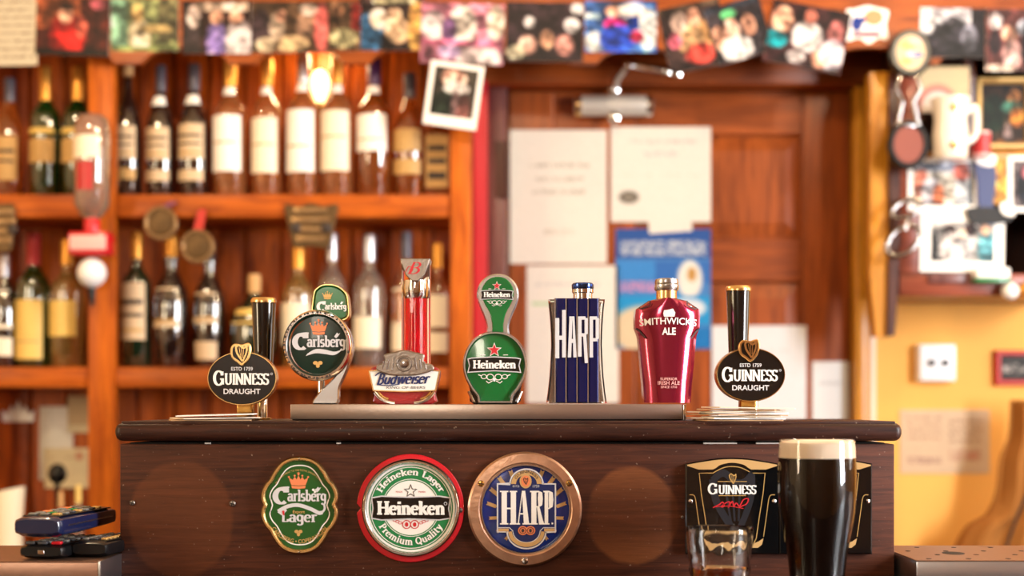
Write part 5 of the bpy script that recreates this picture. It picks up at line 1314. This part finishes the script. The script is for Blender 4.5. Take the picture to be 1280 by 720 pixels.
t, s = badge('green enamel badge with gold wavy rim and crown on bar front', 375.3, 631)
qd = [(0, 61.3), (13, 59.5), (24, 53.5), (32.5, 43), (38, 33), (42.5, 28), (47, 20), (48.9, 12), (48, 4), (46.2, 0)]
up = qd + [(a, -b) for a, b in qd[-2::-1]]
out = smooth_poly(up + [(-a, b) for a, b in up[-2:0:-1]], 3)
add(t, 'rim', rim(out, 6.5, -.008, 0, s), 'gold')
f = add(t, 'face', plate(inset(out, 5), -.0035, -.0005, s), 'green_enamel', smooth=False)
pr(f, 'border_line', line2(inset(out, 11.8), 1.4), 'white_print', -.0038, s)
pr(f, 'lettering', cwordmark(-.5, 8.5, 66), 'grey_print', -.0038, s)
sw_ = smooth_poly([(-27, -8), (-16, -2), (-2, 0), (14, -5), (25, -10), (31, -5), (30, 2)], 5, False)
pr(f, 'swoosh', J2(ribbon(sw_[:-8], 4.6, 4.6), ribbon(sw_[-9:], 2.6, 2.6), poly2([(-28, -9), (-18, -2), (-16, -7), (-22, -13)])), 'grey_print', -.0038, s)
pr(f, 'lettering', fit(serif('Lager', .2, .09), -.5, -16.5, 45, 18), 'grey_print', -.0039, s)
pr(f, 'lettering', fit(sans('Export', .01), -1, -9, 15, 5), 'gold_print', -.0042, s)
pr(f, 'accent', poly2([(-22, -7), (-19, -7), (-19, -13), (-21, -12)]), 'red_print', -.0042, s)
pr(f, 'crown', crown2(-1.5, 31, 24, 20), 'orange_print', -.0038, s)
pr(f, 'hop_leaf', poly2(ell(17, 19, 1.8, 1.5, 10), ell(21, 19, 1.8, 1.5, 10), ell(19, 16.6, 1.5, 1.6, 10)), 'white_print', -.0038, s)
pr(f, 'hop_leaf', poly2(ell(-4, -33, 2.6, 2.2, 10), ell(1, -33, 2.6, 2.2, 10), ell(-1.5, -36.5, 2.2, 2.4, 10)), 'gold_print', -.0038, s)
pr(f, 'lettering', arc_text(sans('CARLSBERG \u2022 COPENHAGEN', .01), -.5, -6, 42, 5.2, 270, 112, True), 'gold_print', -.0038, s)
pr(f, 'lettering', arc_text(sans('BY APPOINTMENT TO THE ROYAL DANISH COURT', 0), -.5, 10, 32.5, 2.2, 92, 116), 'gold_print', -.0038, s)
for q in (57.8, -58): add(t, 'pin', rot(lathe([(.0014, 0), (.0012, .0012), (.0004, .0016)], 10), 'X', PI / 2), 'chrome', loc=(0, -.008, q * s))

t, s = badge('round green and white badge on red backing disc on bar front', 513.3, 635)
rp = ell(0, 0, 67, 67.5, 72)
rp = [(u, v) if not (u < -60 and abs(v) < 5) else (u + 5, v) for u, v in rp]
add(t, 'backing_disc', plate(rp, -.003, 0, s, .8), 'red_plastic', smooth=False)
add(t, 'chrome_ring', rim(ell(.8, .8, 61.5, 61.5, 72), 7, -.0115, -.0032, s), 'chrome')
f = add(t, 'face', plate(ell(.8, .8, 56, 56, 64), -.0062, -.0034, s), 'white_print', smooth=False)
C0 = (.8, .8)
yy = -.0065
pr(f, 'green_ring', ring2(ell(*C0, 52.3, 52.3, 64), ell(*C0, 34, 34, 64)), 'green_ring', yy, s)
pr(f, 'ring_line', J2(ring2(ell(*C0, 50.9, 50.9, 64), ell(*C0, 50.0, 50.0, 64)), ring2(ell(*C0, 36, 36, 64), ell(*C0, 35.2, 35.2, 64))), 'white_print', yy - .0002, s)
pr(f, 'lettering', arc_text(serif('Heineken Lager', .2, .1), *C0, 38.2, 10.8, 90, 126), 'white_print', yy - .0003, s)
pr(f, 'lettering', arc_text(serif('Premium Quality', .2, .1), *C0, 49.2, 12.0, 270, 120, True), 'white_print', yy - .0003, s)
bq = [(-47, 12.5), (-36, 14.5), (0, 13.2), (36, 14.5), (49, 12.5), (47, 0), (49, -11.5), (36, -13.5), (0, -12.2), (-36, -13.5), (-47, -11.5), (-45.5, 0)]
pr(f, 'banner', poly2(inset(bq, -1.6)), 'grey_print', yy - .0005, s)
pr(f, 'banner', poly2(bq), 'black_badge', yy - .0008, s)
add(f, 'lettering', raised(fit(serif('Heineken', .25, .12, -.03), .8, .6, 84, 17.5), yy - .0016, yy - .0007, s), 'white_print', smooth=False)
pr(f, 'registered_mark', line2(ell(44, 6, 1.8, 1.8, 14), .6), 'grey_print', yy - .0011, s)
pr(f, 'star', line2(star2(.5, 21.5, 8), 1), 'dark_print', yy, s)
pr(f, 'lettering', J2(fit(sans('TRADE'), -14, 20.6, 8.5), fit(sans('MARK'), 15, 20.6, 8.5)), 'red_print', yy, s)
med = [line2(ell(-4.5, -20, 5, 5, 20), 1.1), line2(ell(5.5, -20, 5, 5, 20), 1.1), poly2(ell(-4.5, -20, 2.2, 3, 12), ell(5.5, -20, 2.2, 3, 12))]
for q in (-1, 1):
    for k in range(3): med.append(line2(ell(.5 + q * (13 + 3.4 * k), -18 + 1.6 * k, 2.4, 1.4, 10), .7))
pr(f, 'medals', J2(*med), 'red_print', yy, s)
screw(t, 'screw', 61.5 * s, -.0034, -2.5 * s, .0036, 'pewter', .5, True)

t, s = badge('round blue enamel badge in worn copper ring on bar front', 656, 636)
po, pi_ = ell(0, 0, 71, 71.5, 80), ell(1, 0, 54.5, 54.5, 80)
ringg = loft([[(u * s, 0, v * s) for u, v in po], [(u * s, -.005, v * s) for u, v in po], [(u * s, -.0072, v * s) for u, v in inset(po, 2.5)], [(u * s, -.0080, v * s) for u, v in ell(.7, 0, 58.5, 58.5, 80)], [(u * s, -.0066, v * s) for u, v in ell(1, 0, 55.6, 55.6, 80)], [(u * s, 0, v * s) for u, v in pi_]], closed=True)
add(t, 'ring', ringg, 'copper', ang=18)
add(t, 'inner_bead', rim(ell(1, 0, 55.8, 55.8, 72), 2.2, -.0086, -.004, s), 'satin_chrome')
fd = add(t, 'face', dome(ell(1, 0, 54, 54, 72), -.002, -.006, s, 8), 'blue_enamel')
yd = lambda off: (lambda u, v: -.002 - .004 * (1 - min(1, math.hypot(u - 1, v) / 54) ** 2) - off)
fx = 2
frame = [(-36, -26.5), (-36, -27), (-24, -27)] + [(u, v) for u, v in ell(0, -27, 24, 21, 22, 180, 360)] + [(24, -27), (36, -27), (36, 32.5), (20.5, 32.5)] + [(u, v) for u, v in ell(0, 32.5, 20.5, 18.5, 20, 0, 180)] + [(-20.5, 32.5), (-36, 32.5)]
frame = [(u + fx, v - 1) for u, v in frame]
# wheat ears round the frame
wh = []
for q in (-1, 1):
    for a in (66, 46, 24, 2, -20, -42, -58):
        an = math.radians(a); bx, by = fx + q * 35 * math.cos(an), 1 + 34 * math.sin(an)
        ln = 13; wh = []
        ex, ey = bx + q * ln * math.cos(an) * .9, by + ln * math.sin(an + .3)
        for k in range(5):
            tt = .15 + .2 * k; x_, y_ = bx + (ex - bx) * tt, by + (ey - by) * tt
            dx_, dy_ = (ex - bx) / ln, (ey - by) / ln
            for w_ in (-1, 1):
                wh.append([(x_, y_), (x_ + dx_ * 1.6 - w_ * dy_ * 2.2, y_ + dy_ * 1.6 + w_ * dx_ * 2.2), (x_ + dx_ * 4.2 - w_ * dy_ * 2.4, y_ + dy_ * 4.2 + w_ * dx_ * 2.4), (x_ + dx_ * 2.6, y_ + dy_ * 2.6)])
        pr(fd, 'wheat_ear', poly2(*wh), 'tan_print', yd(.0006), s)
def fineg(poly, n=1):
    return poly2(poly)
yfl = -.0068
pr(fd, 'frame_ground', poly2(inset(frame, .8)), 'navy_print', yfl + .0002, s)
pr(fd, 'frame_line', line2(frame, 1.7), 'grey_print', yfl, s)
pr(fd, 'frame_line', J2(ribbon([(fx - 36, -23), (fx - 21, -23)] + [(u + fx, v - 1) for u, v in ell(0, -26, 17, 14.5, 16, 180, 360)] + [(fx + 21, -23), (fx + 36, -23)], 1.0, 1.0)), 'grey_print', yfl, s)
pr(fd, 'gold_band', J2(ring2(ell(fx, 31.5, 19, 17, 24, 0, 180), ell(fx, 31.5, 13, 11.5, 24, 0, 180)), ) if False else poly2(*[[p0, p1, q1, q0] for p0, p1, q0, q1 in zip(ell(fx, 31.5, 19, 17, 24, 0, 180)[:-1], ell(fx, 31.5, 19, 17, 24, 0, 180)[1:], ell(fx, 31.5, 13, 11.5, 24, 0, 180)[:-1], ell(fx, 31.5, 13, 11.5, 24, 0, 180)[1:])]), 'tan_print', yfl, s)
pr(fd, 'gold_band', poly2(*[[p0, p1, q1, q0] for p0, p1, q0, q1 in zip(ell(fx, -28, 22.5, 19, 24, 180, 360)[:-1], ell(fx, -28, 22.5, 19, 24, 180, 360)[1:], ell(fx, -27.5, 18, 14, 24, 180, 360)[:-1], ell(fx, -27.5, 18, 14, 24, 180, 360)[1:])], R2(fx - 35, fx - 22, -27.5, -24), R2(fx + 22, fx + 35, -27.5, -24)), 'tan_print', yfl, s)
pr(fd, 'lettering', J2(arc_text(sans('GUINNESS', .01), fx, 31.5, 13.6, 3.4, 90, 130)), 'dark_print', yfl - .0003, s)
pr(fd, 'shield', J2(poly2(ell(fx - 1, 35, 7.5, 9, 24))), 'tan_print', yfl - .0004, s)
pr(fd, 'shield', poly2(ell(fx - 1, 35, 5.6, 7, 24)), 'orange_print', yfl - .0006, s)
pr(fd, 'harp', harp2(fx - 1, 35, 8, 6), 'dark_print', yfl - .0008, s)
pr(fd, 'lettering', J2(fit(sans('ESTD'), fx - 13, 28.6, 8), fit(sans('1759'), fx + 12, 28.6, 8)), 'grey_print', yfl - .0002, s)
hl = lambda *ps: poly2(*[[(u + fx, v + 1) for u, v in p] for p in ps])
big = hl(R2(-31, -24.4, -20, 22), R2(-19.6, -13, -20, 22), R2(-24.4, -19.6, -1, 1), R2(-33, -22.6, 20.3, 22), R2(-33, -22.6, -20, -18.3), R2(-21, -11.6, 20.3, 22), R2(-21, -11.6, -20, -18.3),
         [(-11, -20), (-9.6, -20), (-4.6, 22), (-5.6, 22)], [(-5.6, 22), (-1.6, 22), (3.4, -20), (-3.2, -20)], R2(-8.6, -3, -7.5, -5.8), R2(-12.4, -8, -20, -18.3), R2(-5, 4.6, -20, -18.3),
         R2(6, 12.4, -20, 22), R2(12.4, 15, 20, 22), [(15, 22), (19.6, 20), (20.4, 12), (19.6, 4), (15, 1.4), (14, 12)], R2(12.4, 16, 1.4, 3), [(13, 2), (16.2, 2), (20.6, -15), (22.6, -20), (15.6, -20)], R2(4.4, 14, -20, -18.3), R2(4.4, 8, 20.3, 22),
         R2(22.6, 27, -20, 22), R2(27, 29, 20, 22), [(28, 22), (32.6, 20), (33.6, 11), (32.6, 2), (28, -.6), (27.6, 11)], R2(27, 29, -.6, 1), R2(21, 28.6, -20, -18.3), R2(21, 24, 20.3, 22), ell(32.2, -18.6, 1.2, 1.2, 10))
pr(fd, 'lettering', big, 'white_print', yfl - .0005, s)
pr(fd, 'medals', poly2(ell(fx - 4.5, -26.5, 6, 5.6, 22), ell(fx + 5, -26.5, 6, 5.6, 22)), 'orange_print', yfl - .0006, s)
pr(fd, 'medals', J2(line2(ell(fx - 4.5, -26.5, 4, 3.8, 16), .8), line2(ell(fx + 5, -26.5, 4, 3.8, 16), .8), poly2(ell(fx - 4.5, -26.5, 1.8, 2.4, 10), ell(fx + 5, -26.5, 1.8, 2.4, 10))), 'dark_print', yfl - .0009, s)
for (a, b, an, mt) in ((-54.5, 32, .2, 'brass'), (55, 32.5, .9, 'brass'), (0, -64, 1.5, 'chrome')):
    screw(t, 'screw', a * s, -.0078, b * s, .0042, mt, an)

def stout_plate(label, cx):
    t = thing('bar_plaque', label, 'badge', (WX(cx, 0), -.0006, WZ(692, 0)), 'black plaques on the bar front'); s = S(0)
    top = [(58 - 116 * k / 16, 112.5 + 7.5 * math.sin(PI * k / 16)) for k in range(17)]
    o = [(-58, 0), (58, 0)] + top
    f = add(t, 'plate', plate(o, -.007, 0, s, 1.5), 'black_gloss', ang=25)
    y = -.0073
    # tan band between outer arch and inner arch
    inner = [(56, 110), (42, 105.5), (24, 105.5)] + [(u, v) for u, v in smooth_poly([(24, 105.5), (20, 107.5), (14, 111.5), (0, 114), (-14, 111.5), (-20, 107.5), (-24, 105.5)], 3, False)] + [(-42, 105.5), (-56, 110)]
    V = []; n = len(inner)
    for (u, v) in inner: V.append((u, 111 + 7.3 * math.cos(u / 58 * PI / 2)))
    pr(f, 'tan_band', (V + inner, [(i, i + 1, n + i + 1, n + i) for i in range(n - 1)]), 'tan_print', y, s)
    arch = smooth_poly([(-24, 101), (-18, 104.5), (-10, 108), (0, 109.3), (10, 108), (18, 104.5), (24, 101)], 3, False)
    gl = [(-30, 20), (-34, 48), (-38.5, 76), (-41, 101)] + arch + [(41, 101), (38.5, 76), (34, 48), (30, 20), (26, 12)]
    pr(f, 'glass_outline', J2(ribbon(gl, 1.0, 1.0)), 'gold_print', y, s)
    for q in (-1, 1):
        pr(f, 'side_curve', ribbon([(q * a, b) for a, b in smooth_poly([(53, 74), (48, 73.5), (45.5, 68), (43, 50), (39, 22)], 4, False)], .9, .9), 'gold_print', y, s)
        add(t, 'rivet', rot(lathe([(.0028, 0), (.0026, .001), (.001, .002)], 12), 'X', PI / 2), 'chrome', loc=(q * 52 * s, -.0071, 66 * s))
    pr(f, 'tan_base', poly2([(39, 20), (37, 12), (32, 8), (-32, 8), (-37, 12), (-39, 20), (-33, 16), (-28, 14), (28, 14), (33, 16)]), 'tan_print', y, s)
    pr(f, 'ghost_harp', J2(fit(harp2(0, 0, 80, 56), 0, 64, 58, 84)), 'ghost_print', y, s)
    pr(f, 'lettering', J2(fit(serif('G', .2, .09), -24.5, 81.5, 12, 14), fit(serif('UINNESS', .21, .09, -.05), 6.6, 80.5, 47, 11.6)), 'white_print', y - .0004, s)
    pr(f, 'gold_line', J2(ribbon([(-18, 90.5), (18, 90.5)], .8, .8), ribbon([(-17, 73), (17, 73)], .8, .8)), 'gold_print', y - .0004, s)
    pr(f, 'harp', harp2(.5, 94, 12, 9), 'gold_print', y - .0005, s)
    sg = smooth_poly([(-24, 58), (-16, 62), (-12, 65), (-10, 60), (-14, 59), (-8, 64), (-3, 65), (-5, 58), (0, 66), (2, 60), (5, 64), (9, 60), (14, 68), (20, 69), (18, 63), (12, 60), (8, 58)], 4, False)
    pr(f, 'signature', J2(ribbon(sg, 1.6, 1.1), ribbon(smooth_poly([(-20, 59), (-4, 60), (14, 57)], 4, False), .8, .8)), 'red_print', y - .0005, s)
    return t
stout_plate('black arched plaque with white lettering, left of the pint glass', 914)
stout_plate('black arched plaque mostly hidden behind the pint of stout', 1030.5)

# ------------------------------------------------------------------ drip trays beside the cabinet
zt = E - .187
tr = thing('drip_tray', 'perforated steel drip tray to the right of the tap cabinet', 'drip tray', (.85, .02, CT + .0005)); o0 = tr.location
x0, x1 = WX(1145.5, -.08), 1.25
hole_y = []
def tr_(name, g, mat, par=tr, **k): return add(par, name, move(g, (-o0.x, -o0.y, -o0.z)), mat, **k)
tr_('body', bbox(x0, x1, -.08, .10, CT + .0005, zt - .0012, .0015), 'bright_steel')
dk = tr_('deck', bbox(x0, x1, -.08, .10, zt - .001, zt, .0004, 1), 'worn_tray')
for (a, b, rx, ry) in ((1190, 691, 15, .013), ):
    tr_('drain_hole', move(loft([[(u, v, 0) for u, v in ell(0, 0, .0135, .017, 26)], [(u, v, .0003) for u, v in ell(0, 0, .0135, .017, 26)]]), (.553, .002, zt + .0001)), 'black_matte', smooth=False)
for i in range(12):
    for j in range(4):
        X_, Y_ = x0 + .02 + .048 * i + (.024 if j % 2 else 0), -.062 + .045 * j
        if math.hypot(X_ - .553, Y_ - .002) < .026: continue
        tr_('hole', move(loft([[(u, v, 0) for u, v in ell(0, 0, .0032, .004, 12)], [(u, v, .0003) for u, v in ell(0, 0, .0032, .004, 12)]]), (X_, Y_, zt + .0001)), 'black_matte', smooth=False)
tl = thing('drip_tray', 'brown-tinted steel drip tray under the remote controls at left', 'drip tray', (-.85, .02, CT + .0005)); o1 = tl.location
def tl_(name, g, mat, **k): return add(tl, name, move(g, (-o1.x, -o1.y, -o1.z)), mat, **k)
xl = WX(126, -.09)
tl_('body', bbox(-1.25, xl - .003, -.09, .10, CT + .0005, zt - .0012, .0015), 'worn_tray')
tl_('deck', bbox(-1.25, xl - .003, -.09, .10, zt - .001, zt, .0004, 1), 'worn_tray')
tl_('end_plate', bbox(xl - .0028, xl, -.0905, .10, CT + .0005, zt, .0008), 'bright_steel')

# ------------------------------------------------------------------ remote controls
def remote(label, x, y, z, w, l, h, rotz, body, keys, pitch=0, extra=None):
    t = thing('remote_control', label, 'remote control', (x, y, z), 'remote controls on the tray', rotz); t.rotation_euler = (pitch, 0, rotz)
    # body lofted along Y, slightly thicker at the near end and tapered
    rings = []
    def sec(yy, ww, z0, z1):
        p = []
        for i in range(20):
            a = 2 * PI * i / 20; c, s_ = math.cos(a), math.sin(a); k = (abs(c) ** 5 + abs(s_) ** 5) ** (-1 / 5)
            p.append((ww / 2 * k * c, yy, (z0 + z1) / 2 + (z1 - z0) / 2 * k * s_))
        return p
    rings = [sec(0, w * .9, h * .22, h * .86), sec(.003, w * .97, h * .1, h * .95), sec(.010, w, 0, h), sec(l * .5, w * .97, 0, h * .96), sec(l - .01, w * .92, .001, h * .9), sec(l - .003, w * .86, h * .1, h * .84), sec(l, w * .74, h * .22, h * .72)]
    b = add(t, 'case', loft(rings), body)
    top = lambda yy: h - (h * .1) * (yy / l) + .0002
    add(t, 'face_panel', loft([[(q * w * .40, yy, top(yy) - .0004) for q, yy in ((-1, .012), (1, .012), (1, l - .014), (-1, l - .014))], [(q * w * .39, yy, top(yy) + .0006) for q, yy in ((-1, .013), (1, .013), (1, l - .015), (-1, l - .015))]]), 'black_plastic', smooth=False)
    for i in range(7):
        for j in range(3):
            yy = .022 + (l - .05) * i / 6.5; xx = (j - 1) * w * .25
            kw = w * .085
            mt = keys[(i * 3 + j) % len(keys)]
            add(t, 'key', move(bbox(-kw, kw, -.004, .004, 0, .0026, .0009, 1), (xx, yy, top(yy) + .0006)), mt)
    if extra: extra(t, w, h)
    return t
kx = ['rubber_key', 'rubber_key', 'gold_print', 'rubber_key', 'green_ring', 'rubber_key', 'orange_print', 'rubber_key', 'grey_plastic']
def ends(t, w, h):
    for q, m_ in ((-.28, 'grey_plastic'), (0, 'grey_plastic'), (.3, 'red_plastic')):
        add(t, 'end_key', bbox(q * w - .006, q * w + .006, .004, .012, h + .0003, h + .004, .001, 1), m_)
    add(t, 'lens', bbox(-.004, .004, -.0008, .002, h * .35, h * .65, .0005, 1), 'chrome')
remote('lower left black remote with red end key under the blue remote', WX(51, -.075), -.075, zt + .0008, .056, .155, .017, -.10, 'black_plastic', ['grey_plastic', 'rubber_key'], 0, ends)
remote('lower right black remote lying against the tap cabinet', WX(111, -.055) - .0, -.055, zt + .0008, .046, .135, .019, -.10, 'black_plastic', ['rubber_key', 'grey_plastic', 'gold_print'])
def stripe(t, w, h):
    add(t, 'side_stripe', tube([(w * .502, .02, h * .55), (w * .49, .08, h * .53), (w * .468, .148, h * .5)], .0009, 6), 'satin_chrome')
remote('dark blue remote control with many keys lying on top of two others', WX(46, -.085), -.085, zt + .0272, .061, .168, .025, -.15, 'blue_plastic', kx, .02, stripe)

# ------------------------------------------------------------------ pint of stout
Yp = -.12; s = S(Yp)
pt = thing('pint_glass', 'full pint glass of black stout with cream head before the plaques', 'pint glass', (WX(1021.3, Yp), Yp, CT + .0005))
def pz(py): return WZ(py, Yp) - CT - .0005
prof = [(46.3, 550.5), (46.9, 560), (47.9, 580), (48.6, 600), (48.2, 618), (46.6, 638), (43.4, 658), (39.6, 678), (36.6, 695), (34.8, 712), (33.6, 727)]
outer = [(r * s, pz(p)) for r, p in prof]
outer += [(33.2 * s, .012), (34 * s, .003), (33 * s, 0)]
inner = [((r - 2.0) * s, pz(p)) for r, p in prof[1:]] + [(30 * s, .014), (10 * s, .011)]
add(pt, 'glass_wall', lathe([(outer[-1][0] * .2, 0)] + outer[::-1] + [((46.3 - 1.2) * s, pz(549.6))] + inner, 48), 'glass')
fb = 572
gap = 1.4
def rp_(py):
    for (r0, p0), (r1, p1) in zip(prof, prof[1:]):
        if p0 <= py <= p1: return r0 + (r1 - r0) * (py - p0) / (p1 - p0)
    return prof[-1][0]
add(pt, 'stout', lathe([(8 * s, .0135)] + [((r - gap) * s, pz(p)) for r, p in prof[::-1] if p > fb + 2] + [((rp_(fb) - gap) * s, pz(fb + .2))], 48), 'stout')
add(pt, 'foam_head', lathe([((rp_(fb) - gap) * s, pz(fb)), ((rp_(562) - gap) * s, pz(562)), ((rp_(555) - gap + .1) * s, pz(553)), (42 * s, pz(550.8)), (30 * s, pz(550)), (5 * s, pz(549.8))], 48), 'foam')

# ------------------------------------------------------------------ whisky tumbler
Yt = -.14; s = S(Yt)
wt = thing('whisky_tumbler', 'small cut-glass tumbler with a little amber whisky', 'tumbler', (WX(899.5, Yt), Yt, CT + .0005))
def tz(py): return WZ(py, Yt) - CT - .0005
n = 44
def cut(r, z, amp, ph): return [(r * (1 + amp * math.cos(11 * 2 * PI * i / n + ph)) * math.cos(2 * PI * i / n), r * (1 + amp * math.cos(11 * 2 * PI * i / n + ph)) * math.sin(2 * PI * i / n), z) for i in range(n)]
R_ = [(41.8, 659, 0), (42.4, 660.5, 0), (42.0, 668, 0), (40.4, 684, 0), (39.8, 688, .02), (38.4, 695, .055), (37.6, 703, .02), (36.6, 711, .055), (35, 723, .02), (33.5, 731, .01)]
rings = [cut(5 * s, .0, 0, 0), cut(32 * s, 0, 0, 0)] + [cut(r * s, max(.002, tz(p)), a, (i % 2) * PI) for i, (r, p, a) in reversed(list(enumerate(R_)))]
rings += [cut((r - 3.0) * s, max(.011, tz(p)), 0, 0) for r, p, a in R_[1:8]] + [cut(30 * s, .0115, 0, 0), cut(5 * s, .011, 0, 0)]
add(wt, 'glass_wall', loft(rings), 'glass', ang=50)
add(wt, 'whisky', lathe([(6 * s, .0118), (29.5 * s, .0120), (32.9 * s, max(.013, tz(711))), (33.0 * s, max(.0135, tz(710))), (6 * s, max(.0135, tz(710)))], 40), 'whisky')
